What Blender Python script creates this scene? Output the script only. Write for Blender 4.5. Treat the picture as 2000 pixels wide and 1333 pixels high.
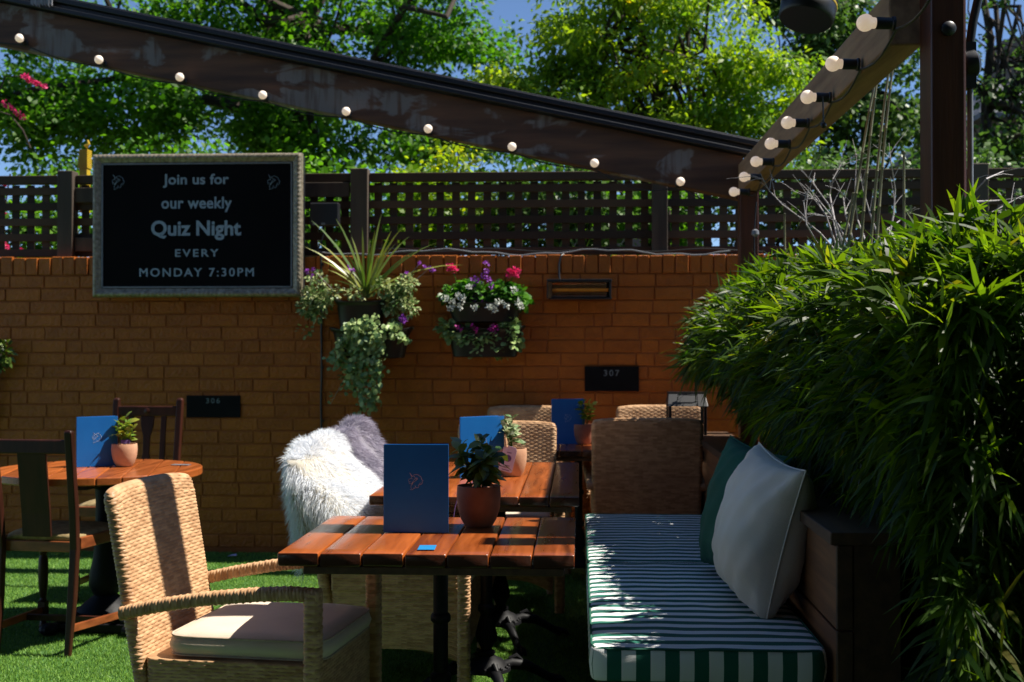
import bpy, math, random
import numpy as np
from mathutils import Vector, Matrix
R = math.radians
PI = math.pi
random.seed(7); rng = np.random.default_rng(7)
scene = bpy.context.scene
col = scene.collection
for o in list(bpy.data.objects): bpy.data.objects.remove(o)

# ------------------------------------------------------------------ camera, sky, sun, exposure
H = 1.30; YAW = R(3.1); PITCH = math.atan(18.5/2400)
cam = bpy.data.objects.new('camera', bpy.data.cameras.new('camera')); col.objects.link(cam)
cam.location = (0, 0, H); cam.rotation_euler = (PI/2+PITCH, 0, YAW)
cam.data.sensor_width = 36; cam.data.lens = 43.2; cam.data.clip_end = 500; cam.data.clip_start = .05
cam.data.dof.use_dof = True; cam.data.dof.focus_distance = 3.75; cam.data.dof.aperture_fstop = 5.0
scene.camera = cam
SUN = Vector((.54, .05, .83)).normalized()
w = bpy.data.worlds.new('World'); scene.world = w; w.use_nodes = True
nt = w.node_tree; sky = nt.nodes.new('ShaderNodeTexSky'); sky.sky_type = 'NISHITA'; sky.sun_disc = False
sky.sun_elevation = math.asin(SUN.z); sky.sun_rotation = math.atan2(SUN.x, SUN.y); sky.air_density = 1.0; sky.dust_density = 0; sky.ozone_density = 5.0; sky.altitude = 3500
nt.links.new(sky.outputs[0], nt.nodes['Background'].inputs[0]); nt.nodes['Background'].inputs[1].default_value = .076
sl = bpy.data.lights.new('sun', 'SUN'); sl.energy = 5.0; sl.angle = R(.53); sl.color = (1, .93, .82)
so = bpy.data.objects.new('sun', sl); col.objects.link(so); so.rotation_euler = (-SUN).to_track_quat('-Z', 'Y').to_euler(); so.location = (6, 2, 9)
scene.view_settings.view_transform = 'Standard'; scene.view_settings.look = 'None'; scene.view_settings.exposure = 0.95; scene.view_settings.gamma = 1
scene.render.resolution_x = 1024; scene.render.resolution_y = 682

# measuring the photograph: a picture point of the 2000 px wide photo and one known plane give the real place
_f = Matrix.Rotation(YAW, 3, 'Z') @ Matrix.Rotation(PITCH, 3, 'X')
def ray(px, py): return _f @ Vector(((px-1000)/2400, 1, (666.5-py)/2400))
def PY(px, py, Y): d = ray(px, py); return Vector((0, 0, H)) + d*(Y/d.y)
def PZ(px, py, Z): d = ray(px, py); return Vector((0, 0, H)) + d*((Z-H)/d.z)

# ------------------------------------------------------------------ mesh helpers
class MB:
    def __init__(s): s.v = []; s.f = []; s.r = []; s.rv = .5; s.np = None
    def add(s, vs, fs):
        b = len(s.v); s.v += [tuple(x) for x in vs]; s.r += [s.rv]*len(vs); s.f += [tuple(i+b for i in q) for q in fs]; return s
    def box(s, c, size, M=None):
        hx, hy, hz = size[0]/2, size[1]/2, size[2]/2
        vs = [Vector((x*hx, y*hy, z*hz)) for z in (-1, 1) for y in (-1, 1) for x in (-1, 1)]
        if M is not None: vs = [M @ v for v in vs]
        c = Vector(c); return s.add([v+c for v in vs], [(0,2,3,1),(4,5,7,6),(0,1,5,4),(2,6,7,3),(0,4,6,2),(1,3,7,5)])
    def bb(s, x0, x1, y0, y1, z0, z1): return s.box(((x0+x1)/2, (y0+y1)/2, (z0+z1)/2), (x1-x0, y1-y0, z1-z0))
    def bar(s, p, q, wd, ht, up=(0, 0, 1)):
        p = Vector(p); q = Vector(q); d = (q-p); L = d.length; d.normalize(); x = d.cross(Vector(up)).normalized(); u = x.cross(d)
        M = Matrix((x, d, u)).transposed(); return s.box((p+q)/2, (wd, L, ht), M)
    def tube(s, pts, rad, n=8, cap=True):
        pts = [Vector(p) for p in pts]; m = len(pts)
        if not hasattr(rad, '__len__'): rad = [rad]*m
        t0 = (pts[1]-pts[0]).normalized(); a = t0.orthogonal().normalized(); vs = []
        for i in range(m):
            t = (pts[min(i+1, m-1)]-pts[max(i-1, 0)]).normalized(); a = (a-t*a.dot(t)).normalized(); b = t.cross(a)
            for k in range(n): g = 2*PI*k/n; vs.append(pts[i]+(a*math.cos(g)+b*math.sin(g))*rad[i])
        fs = [(i*n+k, i*n+(k+1) % n, (i+1)*n+(k+1) % n, (i+1)*n+k) for i in range(m-1) for k in range(n)]
        if cap: fs += [tuple(range(n-1, -1, -1)), tuple((m-1)*n+k for k in range(n))]
        return s.add(vs, fs)
    def lathe(s, prof, c=(0, 0, 0), n=24, M=None, sx=1, sy=1):
        vs = []
        for r, z in prof:
            for k in range(n):
                g = 2*PI*k/n; v = Vector((r*math.cos(g)*sx, r*math.sin(g)*sy, z)); v = M @ v if M is not None else v; vs.append(v+Vector(c))
        m = len(prof)
        fs = [(i*n+k, i*n+(k+1) % n, (i+1)*n+(k+1) % n, (i+1)*n+k) for i in range(m-1) for k in range(n)]
        fs += [tuple(range(n-1, -1, -1)), tuple((m-1)*n+k for k in range(n))]
        return s.add(vs, fs)
    def ball(s, c, r, n=10, sc=(1, 1, 1)):
        prof = [(max(r*math.sin(PI*i/n), r*.02), -r*math.cos(PI*i/n)) for i in range(n+1)]
        b = len(s.v); s.lathe(prof, (0, 0, 0), max(8, n+2)); c = Vector(c)
        s.v[b:] = [(v[0]*sc[0]+c.x, v[1]*sc[1]+c.y, v[2]*sc[2]+c.z) for v in s.v[b:]]; return s
    def prism(s, pts, y0, y1):           # outline in XZ, extruded along Y
        n = len(pts); vs = [(x, y0, z) for x, z in pts]+[(x, y1, z) for x, z in pts]
        return s.add(vs, [tuple(range(n)), tuple(range(2*n-1, n-1, -1))]+[(i, i+n, (i+1) % n+n, (i+1) % n) for i in range(n)])

def wl(o):
    v = Vector((0, 0, 0))
    while o is not None: v += o.location; o = o.parent
    return v
def link_mesh(name, V, F, mat, parent=None, local=False, smooth=True, rnd=None, bevel=0, base=None, sharp=.7):
    V = np.asarray(V, dtype=np.float32)
    if parent is not None and not local: V = V-np.array(wl(parent), dtype=np.float32)
    if parent is None and base is None and not local:
        mn = V.min(0); mx = V.max(0); base = ((mn[0]+mx[0])/2, (mn[1]+mx[1])/2, mn[2])
    if base is not None and parent is None: V = V-np.array(base, dtype=np.float32)
    me = bpy.data.meshes.new(name)
    if isinstance(F, np.ndarray):
        n, k = F.shape; me.vertices.add(len(V)); me.vertices.foreach_set('co', V.ravel()); me.loops.add(n*k)
        me.loops.foreach_set('vertex_index', F.ravel().astype(np.int32)); me.polygons.add(n)
        me.polygons.foreach_set('loop_start', (np.arange(n)*k).astype(np.int32)); me.update(calc_edges=True); me.validate()
    else: me.from_pydata(V.tolist(), [], F)
    if rnd is not None:
        a = me.attributes.new('rnd', 'FLOAT', 'POINT'); a.data.foreach_set('value', np.asarray(rnd, dtype=np.float32))
    if smooth:
        me.polygons.foreach_set('use_smooth', [True]*len(me.polygons))
        if sharp: me.set_sharp_from_angle(angle=sharp)
    me.materials.append(mat)
    o = bpy.data.objects.new(name, me); col.objects.link(o)
    if parent is not None: o.parent = parent
    elif base is not None: o.location = base
    if bevel: m = o.modifiers.new('bevel', 'BEVEL'); m.width = bevel; m.segments = 2; m.limit_method = 'ANGLE'
    return o
def part(name, mb, mat, parent=None, **k): return link_mesh(name, mb.v, mb.f, mat, parent, rnd=mb.r, **k)
def tag(o, label=None, cat=None, group=None, kind=None):
    if label: o['label'] = label
    if cat: o['category'] = cat
    if group: o['group'] = group
    if kind: o['kind'] = kind
    return o
def thing(name, loc, label, cat, group=None, rz=0):
    o = bpy.data.objects.new(name, None); o.empty_display_size = .1; col.objects.link(o); o.location = loc; o.rotation_euler = (0, 0, rz)
    return tag(o, label, cat, group)
def kids(o): return [c for c in bpy.data.objects if c.parent == o]
def copy_tree(o, parent=None):
    c = o.copy(); col.objects.link(c); c.parent = parent
    for ch in kids(o): copy_tree(ch, c)
    return c

# ------------------------------------------------------------------ materials
def mk(name, c1, c2=None, rough=.6, scale=12, stretch=(1, 1, 1), bump=0, bscale=60, metal=0, spec=.5, coat=0, attr=0, transl=0, tcol=None, detail=5, dist=0, c3=None, r2=None, sheen=0, lo=.3, hi=.7):
    m = bpy.data.materials.new(name); m.use_nodes = True; n = m.node_tree.nodes; L = m.node_tree.links; p = n['Principled BSDF']
    p.inputs['Roughness'].default_value = rough; p.inputs['Metallic'].default_value = metal; p.inputs['Specular IOR Level'].default_value = spec
    p.inputs['Coat Weight'].default_value = coat; p.inputs['Coat Roughness'].default_value = .12
    if sheen: p.inputs['Sheen Weight'].default_value = sheen
    tc = n.new('ShaderNodeTexCoord'); mp = n.new('ShaderNodeMapping'); mp.inputs['Scale'].default_value = stretch; L.new(tc.outputs['Object'], mp.inputs[0])
    c2 = c2 or tuple(x*.75 for x in c1)
    no = n.new('ShaderNodeTexNoise'); no.inputs['Scale'].default_value = scale; no.inputs['Detail'].default_value = detail; no.inputs['Distortion'].default_value = dist; L.new(mp.outputs[0], no.inputs[0])
    rp = n.new('ShaderNodeValToRGB'); rp.color_ramp.elements[0].position = lo; rp.color_ramp.elements[1].position = hi
    rp.color_ramp.elements[0].color = (*c2, 1); rp.color_ramp.elements[1].color = (*c1, 1)
    if c3: e = rp.color_ramp.elements.new(hi+.15); e.color = (*c3, 1)
    fac = no.outputs[0]
    if attr:
        at = n.new('ShaderNodeAttribute'); at.attribute_name = 'rnd'; mx = n.new('ShaderNodeMix'); mx.inputs[0].default_value = attr
        L.new(fac, mx.inputs[2]); L.new(at.outputs['Fac'], mx.inputs[3]); fac = mx.outputs[0]
    L.new(fac, rp.inputs[0]); L.new(rp.outputs[0], p.inputs['Base Color'])
    if r2 is not None:
        mr = n.new('ShaderNodeMapRange'); mr.inputs['To Min'].default_value = rough; mr.inputs['To Max'].default_value = r2; mr.inputs['From Min'].default_value = .3; mr.inputs['From Max'].default_value = .7
        L.new(no.outputs[0], mr.inputs[0]); L.new(mr.outputs[0], p.inputs['Roughness'])
    if bump:
        b = n.new('ShaderNodeBump'); b.inputs['Strength'].default_value = 1; b.inputs['Distance'].default_value = bump
        n2 = n.new('ShaderNodeTexNoise'); n2.inputs['Scale'].default_value = bscale; n2.inputs['Detail'].default_value = 6; L.new(mp.outputs[0], n2.inputs[0])
        L.new(n2.outputs[0], b.inputs['Height']); L.new(b.outputs[0], p.inputs['Normal'])
    if transl:
        t = n.new('ShaderNodeBsdfTranslucent'); ms = n.new('ShaderNodeMixShader'); ms.inputs[0].default_value = transl
        if tcol:
            mc = n.new('ShaderNodeMix'); mc.data_type = 'RGBA'; mc.blend_type = 'MULTIPLY'; mc.inputs[0].default_value = 1; mc.inputs[7].default_value = (*tcol, 1)
            L.new(rp.outputs[0], mc.inputs[6]); L.new(mc.outputs[2], t.inputs[0])
        else: L.new(rp.outputs[0], t.inputs[0])
        L.new(p.outputs[0], ms.inputs[1]); L.new(t.outputs[0], ms.inputs[2]); L.new(ms.outputs[0], n['Material Output'].inputs[0])
    return m
M = {}
M['brick'] = mk('painted_brick', (.42, .116, .012), (.30, .078, .009), rough=.5, scale=11, bump=.007, bscale=42, attr=.25, detail=10, spec=.35)
M['mortar'] = mk('painted_mortar', (.34, .092, .015), (.25, .066, .011), rough=.6, scale=6, bump=.003, bscale=70, spec=.3)
M['turf'] = mk('turf_base', (.055, .15, .022), (.03, .09, .014), rough=.9, scale=3, bump=.004, bscale=300)
M['blade'] = mk('turf_blade', (.22, .39, .06), (.10, .23, .03), rough=.5, scale=1.2, attr=.65, spec=.3, transl=.25)
M['oldwood'] = mk('weathered_timber', (.095, .07, .05), (.04, .028, .02), rough=.8, scale=9, stretch=(1, 1, .12), bump=.002, bscale=40)
M['lattice'] = mk('trellis_timber', (.080, .046, .024), (.03, .017, .009), rough=.8, scale=6, stretch=(.4, 1, .4), bump=.001, bscale=60, attr=.5)
M['capwood'] = mk('dark_planter_timber', (.10, .05, .022), (.045, .022, .011), rough=.55, scale=5, stretch=(6, .5, 6), bump=.0012, bscale=14)
M['boardwood'] = mk('bench_back_timber', (.27, .11, .038), (.12, .046, .016), rough=.55, scale=5, stretch=(6, .4, 7), bump=.0012, bscale=14, dist=.4)
M['postwood'] = mk('red_stained_post', (.11, .030, .012), (.05, .014, .006), rough=.4, scale=6, stretch=(5, 5, .3), bump=.0008, bscale=30)
M['table'] = mk('varnished_table', (.38, .092, .013), (.12, .024, .005), rough=.24, scale=4.2, stretch=(9, .7, 9), bump=.0006, bscale=22, attr=.35, coat=.22, r2=.42, dist=.5, detail=8)
M['tround'] = mk('varnished_round_table', (.44, .115, .022), (.20, .048, .01), rough=.25, scale=5, stretch=(9, .7, 9), bump=.0005, bscale=22, attr=.35, coat=.3, r2=.4)
M['chairwood'] = mk('dark_mahogany', (.05, .013, .007), (.02, .006, .003), rough=.42, spec=.3, scale=7, stretch=(4, 4, .5), bump=.0004, bscale=40)
M['railwood'] = mk('worn_mahogany', (.30, .085, .025), (.12, .03, .01), rough=.35, scale=9, stretch=(1, 1, 3), bump=.0004, bscale=40, coat=.2)
M['iron'] = mk('black_cast_iron', (.007, .0075, .009), (.004, .004, .005), rough=.55, metal=0, spec=.2, scale=30, bump=.0008, bscale=60)
M['blackmetal'] = mk('black_powder_coat', (.012, .013, .016), rough=.42, spec=.6, scale=20)
M['board'] = mk('chalkboard_black', (.004, .004, .005), (.0025, .0025, .003), rough=.7, scale=3, spec=.08)
M['plaque'] = mk('plaque_black', (.008, .008, .010), (.005, .005, .006), rough=.6, scale=9, spec=.1)
M['silver'] = mk('aged_silver_leaf', (.36, .32, .24), (.15, .125, .085), rough=.42, metal=.35, scale=40, bump=.0015, bscale=90)
M['chalk'] = mk('painted_lettering', (.30, .38, .45), (.20, .265, .33), rough=.8, scale=60)
M['chalk2'] = mk('plaque_digits', (.16, .19, .21), rough=.8, scale=60)
M['menu'] = mk('blue_menu_cloth', (.008, .135, .44), (.007, .115, .39), rough=.38, scale=8, bump=.0002, bscale=600, spec=.4)
M['paper'] = mk('menu_paper', (.62, .58, .60), (.5, .46, .5), rough=.8, scale=10)
M['foil'] = mk('rose_foil', (.85, .68, .66), rough=.35, metal=.4, scale=10)
M['foilw'] = mk('white_foil', (.55, .62, .75), rough=.5, scale=10)
M['terra'] = mk('terracotta', (.36, .155, .088), (.22, .085, .05), rough=.75, scale=13, bump=.0008, bscale=50, detail=8)
M['terra2'] = mk('pale_terracotta', (.56, .33, .20), (.40, .20, .11), rough=.8, scale=13, bump=.0008, bscale=50)
M['soil'] = mk('potting_soil', (.03, .018, .01), rough=.95, scale=60, bump=.004, bscale=120)
M['plastic'] = mk('black_trough_plastic', (.010, .011, .011), (.007, .0075, .007), rough=.38, scale=20, spec=.45)
M['wicker'] = mk('wicker_strand', (.56, .345, .185), (.36, .20, .098), rough=.5, scale=30, attr=.4, spec=.35, detail=4)
M['cush'] = mk('beige_seat_fabric', (.66, .54, .42), (.56, .45, .35), rough=.85, scale=7, bump=.0007, bscale=260, sheen=.2)
M['piping'] = mk('beige_piping', (.50, .40, .30), rough=.85, scale=60)
M['pilw'] = mk('cream_pillow_fabric', (.80, .75, .66), (.68, .63, .53), rough=.8, scale=5, bump=.0008, bscale=200, sheen=.2)
M['pilg'] = mk('green_pillow_fabric', (.004, .10, .06), (.003, .075, .045), rough=.8, scale=8, bump=.0005, bscale=300)
M['tapestry'] = mk('worn_seat_tapestry', (.32, .24, .11), (.17, .12, .05), rough=.9, scale=30, bump=.001, bscale=200)
M['bulb'] = mk('opal_glass', (.85, .76, .66), (.82, .72, .62), rough=.25, scale=4)
_p = M['bulb'].node_tree.nodes['Principled BSDF']; _p.inputs['Emission Color'].default_value = (1, .74, .52, 1); _p.inputs['Emission Strength'].default_value = .22
M['furw'] = mk('white_fleece', (.91, .93, .96), (.76, .79, .84), rough=.7, scale=9, attr=.6, spec=.2, transl=.42)
M['furg'] = mk('grey_fleece', (.44, .41, .50), (.25, .24, .31), rough=.7, scale=9, attr=.6, spec=.2, transl=.35)
M['hide'] = mk('pale_hide', (.5, .47, .4), (.36, .33, .27), rough=.9, scale=9)
M['hideg'] = mk('grey_hide', (.2, .19, .23), rough=.9, scale=9)
M['leaf_maple'] = mk('dark_green_leaf', (.11, .24, .014), (.028, .09, .008), rough=.5, scale=.9, attr=.5, transl=.45, tcol=(2.2, 2.5, .8), spec=.3)
M['leaf_locust'] = mk('yellow_green_leaf', (.20, .30, .02), (.06, .15, .014), rough=.45, scale=1.3, attr=.55, transl=.45, tcol=(2.9, 2.6, .6), spec=.35, c3=(.42, .30, .03))
M['leaf_grey'] = mk('mid_green_leaf', (.085, .16, .03), (.03, .075, .015), rough=.45, scale=1.3, attr=.55, transl=.35, tcol=(1.5, 1.7, .9), spec=.4)
M['leaf_bamboo'] = mk('bamboo_leaf', (.062, .118, .012), (.009, .032, .006), rough=.45, scale=2.2, attr=.62, transl=.45, tcol=(4.2, 3.7, .5), spec=.35, c3=(.11, .095, .022))
M['core'] = mk('dark_core_fill', (.012, .02, .006), (.006, .01, .003), rough=.9, scale=20, bump=.02, bscale=20)
M['bark'] = mk('dark_bark', (.05, .035, .024), (.022, .015, .01), rough=.9, scale=14, stretch=(1, 1, .3), bump=.01, bscale=20)
M['cane'] = mk('bamboo_cane', (.20, .19, .09), (.11, .11, .05), rough=.4, scale=20)
M['twig'] = mk('bleached_twig', (.42, .40, .40), (.26, .24, .24), rough=.8, scale=20)
M['ivy'] = mk('variegated_ivy', (.50, .55, .24), (.10, .20, .045), rough=.4, scale=60, attr=.3, transl=.2, spec=.45, detail=2, lo=.42, hi=.6)
M['ivydark'] = mk('ivy_green', (.42, .53, .20), (.13, .24, .07), rough=.38, scale=40, attr=.5, transl=.2, spec=.5)
M['gleaf'] = mk('fresh_green_leaf', (.09, .24, .02), (.03, .12, .012), rough=.42, scale=20, attr=.6, transl=.3, tcol=(1.5, 1.6, .6))
M['limeleaf'] = mk('lime_leaf', (.34, .38, .05), (.12, .22, .02), rough=.38, scale=20, attr=.6, transl=.3, tcol=(1.3, 1.3, .6))
M['deepleaf'] = mk('glossy_dark_leaf', (.13, .20, .024), (.03, .07, .012), rough=.3, scale=20, attr=.6, transl=.22, tcol=(1.6, 1.5, .5), spec=.5)
M['sageleaf'] = mk('cream_edged_leaf', (.55, .60, .36), (.10, .19, .06), rough=.4, scale=70, attr=.3, transl=.2, detail=2, lo=.4, hi=.62)
M['blade_y'] = mk('strap_leaf', (.30, .33, .06), (.09, .18, .03), rough=.38, scale=9, attr=.6, transl=.3, tcol=(1.3, 1.3, .5))
M['pink'] = mk('pink_petal', (.85, .05, .22), (.62, .02, .14), rough=.6, scale=60, attr=.5, transl=.3)
M['magenta'] = mk('magenta_petal', (.70, .05, .40), (.5, .02, .3), rough=.6, scale=60, attr=.5, transl=.3)
M['violet'] = mk('violet_petal', (.42, .10, .60), (.26, .05, .42), rough=.6, scale=60, attr=.5, transl=.3)
M['white'] = mk('white_petal', (.75, .78, .72), rough=.6, scale=60, attr=.5, transl=.3)
M['coral'] = mk('coral_petal', (.8, .2, .14), (.6, .1, .09), rough=.6, scale=60, attr=.5, transl=.3)
M['cable'] = mk('black_cable', (.012, .012, .013), rough=.4, scale=20)
M['conduit'] = mk('grey_conduit', (.20, .21, .23), (.14, .15, .17), rough=.35, scale=20, spec=.5)
M['bronze'] = mk('reflector_metal', (.7, .5, .32), (.45, .28, .16), rough=.18, metal=.9, scale=20)
M['tubeglass'] = mk('amber_heater_tube', (.95, .36, .03), (.85, .25, .02), rough=.2, scale=20)
M['yellow'] = mk('yellow_paint', (.55, .38, .02), (.42, .27, .015), rough=.5, scale=20)
M['label'] = mk('blue_sticker', (.02, .24, .55), (.018, .2, .48), rough=.35, scale=30)
M['tagc'] = mk('lilac_tag_card', (.62, .58, .74), (.55, .50, .68), rough=.8, scale=18)
M['tagink'] = mk('purple_ink', (.14, .08, .26), rough=.8, scale=18)
M['peg'] = mk('peg_wood', (.5, .28, .15), rough=.7, scale=30)
M['stone'] = mk('far_render', (.15, .12, .10), (.10, .08, .07), rough=.9, scale=2)
M['slate'] = mk('far_slate', (.10, .11, .13), (.06, .065, .08), rough=.7, scale=3)
M['candle'] = mk('wax', (.6, .5, .3), rough=.6, scale=10, transl=.3)
M['earth'] = mk('garden_soil_and_grass', (.06, .07, .025), (.035, .03, .015), rough=.95, scale=1.5, bump=.02, bscale=12)
def streaky():                      # pergola timber: brown stain worn off in pale patches (the wear has its own shape)
    m = mk('worn_pergola_timber', (.125, .056, .024), (.05, .022, .010), rough=.65, scale=4, stretch=(.5, 1, 5), bump=.0015, bscale=20)
    n = m.node_tree.nodes; L = m.node_tree.links; p = n['Principled BSDF']; rp = [x for x in n if x.type == 'VALTORGB'][0]
    tc = n['Texture Coordinate']; mp = n.new('ShaderNodeMapping'); mp.inputs['Scale'].default_value = (1.0, 1, 2.1); L.new(tc.outputs['Object'], mp.inputs[0])
    no = n.new('ShaderNodeTexNoise'); no.inputs['Scale'].default_value = 2.3; no.inputs['Detail'].default_value = 9; no.inputs['Distortion'].default_value = .6; L.new(mp.outputs[0], no.inputs[0])
    r = n.new('ShaderNodeValToRGB'); r.color_ramp.elements[0].position = .55; r.color_ramp.elements[1].position = .585; L.new(no.outputs[0], r.inputs[0])
    mp2 = n.new('ShaderNodeMapping'); mp2.inputs['Scale'].default_value = (15, 1, 1.6); L.new(tc.outputs['Object'], mp2.inputs[0])
    n3 = n.new('ShaderNodeTexNoise'); n3.inputs['Scale'].default_value = 1.6; n3.inputs['Detail'].default_value = 5; L.new(mp2.outputs[0], n3.inputs[0])
    r3 = n.new('ShaderNodeValToRGB'); r3.color_ramp.elements[0].position = .30; r3.color_ramp.elements[1].position = .52; L.new(n3.outputs[0], r3.inputs[0])
    mu = n.new('ShaderNodeMath'); mu.operation = 'MULTIPLY'; L.new(r.outputs[0], mu.inputs[0]); L.new(r3.outputs[0], mu.inputs[1])
    mx = n.new('ShaderNodeMix'); mx.data_type = 'RGBA'; L.new(mu.outputs[0], mx.inputs[0]); L.new(rp.outputs[0], mx.inputs[6]); mx.inputs[7].default_value = (.17, .15, .135, 1)
    L.new(mx.outputs[2], p.inputs['Base Color']); return m
M['pergola'] = streaky()
def shaded_ends(m, c, axis=1):
    n = m.node_tree.nodes; L = m.node_tree.links; p = n['Principled BSDF']; src = p.inputs['Base Color'].links[0].from_socket
    ge = n.new('ShaderNodeNewGeometry'); sn = n.new('ShaderNodeSeparateXYZ'); L.new(ge.outputs['True Normal'], sn.inputs[0]); ab = n.new('ShaderNodeMath'); ab.operation = 'ABSOLUTE'; L.new(sn.outputs[axis], ab.inputs[0])
    gt = n.new('ShaderNodeMath'); gt.operation = 'GREATER_THAN'; gt.inputs[1].default_value = .75; L.new(ab.outputs[0], gt.inputs[0])
    mx = n.new('ShaderNodeMix'); mx.data_type = 'RGBA'; L.new(gt.outputs[0], mx.inputs[0]); L.new(src, mx.inputs[6]); mx.inputs[7].default_value = (*c, 1); L.new(mx.outputs[2], p.inputs['Base Color'])
shaded_ends(M['table'], (.05, .014, .006))       # plank ends: dark end grain, with their unlit look put into the colour
def stripes():
    m = bpy.data.materials.new('green_white_stripe'); m.use_nodes = True; n = m.node_tree.nodes; L = m.node_tree.links; p = n['Principled BSDF']; p.inputs['Roughness'].default_value = .8
    tc = n.new('ShaderNodeTexCoord'); sp = n.new('ShaderNodeSeparateXYZ'); L.new(tc.outputs['Object'], sp.inputs[0])
    ge = n.new('ShaderNodeNewGeometry'); sn = n.new('ShaderNodeSeparateXYZ'); L.new(ge.outputs['True Normal'], sn.inputs[0])
    def ma(op, a, b=None):
        x = n.new('ShaderNodeMath'); x.operation = op
        for i, q in enumerate((a, b)):
            if q is None: continue
            if isinstance(q, (int, float)): x.inputs[i].default_value = q
            else: L.new(q, x.inputs[i])
        return x.outputs[0]
    front = ma('GREATER_THAN', ma('ABSOLUTE', sn.outputs[1]), .72)
    fy = ma('GREATER_THAN', ma('FRACT', ma('DIVIDE', sp.outputs[1], .078)), .5)
    fx = ma('GREATER_THAN', ma('FRACT', ma('DIVIDE', ma('ADD', sp.outputs[0], .352), .0785)), .5)
    f = ma('ADD', ma('MULTIPLY', front, fx), ma('MULTIPLY', ma('SUBTRACT', 1, front), fy))
    mx = n.new('ShaderNodeMix'); mx.data_type = 'RGBA'; L.new(f, mx.inputs[0]); mx.inputs[6].default_value = (.008, .125, .085, 1); mx.inputs[7].default_value = (.84, .85, .85, 1)
    L.new(mx.outputs[2], p.inputs['Base Color'])
    no = n.new('ShaderNodeTexNoise'); no.inputs['Scale'].default_value = 350; b = n.new('ShaderNodeBump'); b.inputs['Distance'].default_value = .0006; L.new(tc.outputs['Object'], no.inputs[0]); L.new(no.outputs[0], b.inputs['Height'])
    n4 = n.new('ShaderNodeTexNoise'); n4.inputs['Scale'].default_value = 5; b2 = n.new('ShaderNodeBump'); b2.inputs['Distance'].default_value = .012; L.new(tc.outputs['Object'], n4.inputs[0]); L.new(n4.outputs[0], b2.inputs['Height']); L.new(b2.outputs[0], b.inputs['Normal'])
    L.new(b.outputs[0], p.inputs['Normal']); return m
M['stripe'] = stripes()
def glass(name, colr, rough, alpha):
    m = bpy.data.materials.new(name); m.use_nodes = True; p = m.node_tree.nodes['Principled BSDF']; p.inputs['Base Color'].default_value = (*colr, 1); p.inputs['Roughness'].default_value = rough
    p.inputs['Alpha'].default_value = alpha; return m
M['clear'] = glass('clear_acrylic', (.30, .34, .33), .08, .22)
M['pane'] = glass('lantern_pane', (.28, .24, .18), .05, .18)

# ------------------------------------------------------------------ foliage helpers
def nrm(a): return a/np.maximum(np.linalg.norm(a, axis=1, keepdims=True), 1e-9)
ST = {'oval': ((0, .12), (.3, .95), (.68, .8), (1, .04)), 'lance': ((0, .15), (.25, 1), (.6, .75), (1, .03)),
      'blade': ((0, 1), (.33, .95), (.66, .65), (1, .03)), 'round': ((0, .35), (.35, 1), (.75, .85), (1, .25)),
      'quad': ((0, .3), (.5, 1), (1, .1)), 'strap': ((0, .7), (.15, 1), (.35, 1), (.55, .85), (.78, .55), (1, .03))}
def leaf_arrays(P, D, N, Ln, Wd, kind='oval', droop=.15, rnd=None):
    P = np.asarray(P, float); n = len(P); D = nrm(np.asarray(D, float)); N = np.asarray(N, float); S = nrm(np.cross(D, N)); U = np.cross(S, D)
    Ln = np.broadcast_to(Ln, n).astype(float); Wd = np.broadcast_to(Wd, n).astype(float); dr = np.broadcast_to(droop, n)
    st = ST[kind]; K = len(st); V = np.zeros((n, K, 2, 3))
    for k, (t, wv) in enumerate(st):
        c = P+D*(Ln*t)[:, None]+np.array([0, 0, -1.0])*(dr*Ln*t*t)[:, None]; h = S*(Wd*wv*.5)[:, None]; up = U*(Wd*wv*.12)[:, None]
        V[:, k, 0] = c-h+up; V[:, k, 1] = c+h-up*.3
    base = (np.arange(n)*K*2)[:, None]; F = np.concatenate([base+np.array([2*k, 2*k+1, 2*k+3, 2*k+2]) for k in range(K-1)], 1).reshape(-1, 4)
    rnd = rng.random(n) if rnd is None else rnd
    return V.reshape(-1, 3), F, np.repeat(rnd, K*2)
def leaves(name, parts, mat, parent=None, **k):
    V = []; F = []; Q = []; b = 0
    for v, f, r in parts: V.append(v); F.append(f+b); Q.append(r); b += len(v)
    return link_mesh(name, np.concatenate(V), np.concatenate(F), mat, parent, rnd=np.concatenate(Q), sharp=0, **k)
def rdir(n, up=0.): d = rng.normal(size=(n, 3)); d[:, 2] += up; return nrm(d)
def limb(p, q, n=6, wob=.12):
    p = np.array(p, float); q = np.array(q, float); L = np.linalg.norm(q-p); out = []
    for i in range(n+1): t = i/n; out.append(Vector(p+(q-p)*t+(rng.normal(size=3)*wob*L*.25 if 0 < i < n else 0)))
    return out

# ------------------------------------------------------------------ setting: turf, ground
WY = 7.80                                   # face of the brick wall
g = MB(); g.add([(-40, WY+.25, -.006), (40, WY+.25, -.006), (40, 130, -.006), (-40, 130, -.006)], [(0, 1, 2, 3)])
tag(part('ground', g, M['earth'], smooth=False), kind='structure')
g = MB(); g.add([(-8, -3, 0), (8, -3, 0), (8, WY+.3, 0), (-8, WY+.3, 0)], [(0, 1, 2, 3)])
tag(part('turf', g, M['turf'], smooth=False), kind='structure')
nb = 330000
px = np.concatenate([rng.uniform(-3.9, -.2, nb//5*4), rng.uniform(-1.0, .35, nb//5)]); py = np.concatenate([4.5+3.3*rng.random(nb//5*4)**1.25, 4.2+3.0*rng.random(nb//5)])
hh = rng.uniform(.008, .015, nb); an = rng.uniform(0, 2*PI, nb); ca, sa = np.cos(an), np.sin(an); ww = .0019; ln = rng.normal(0, .005, (nb, 2))
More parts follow.
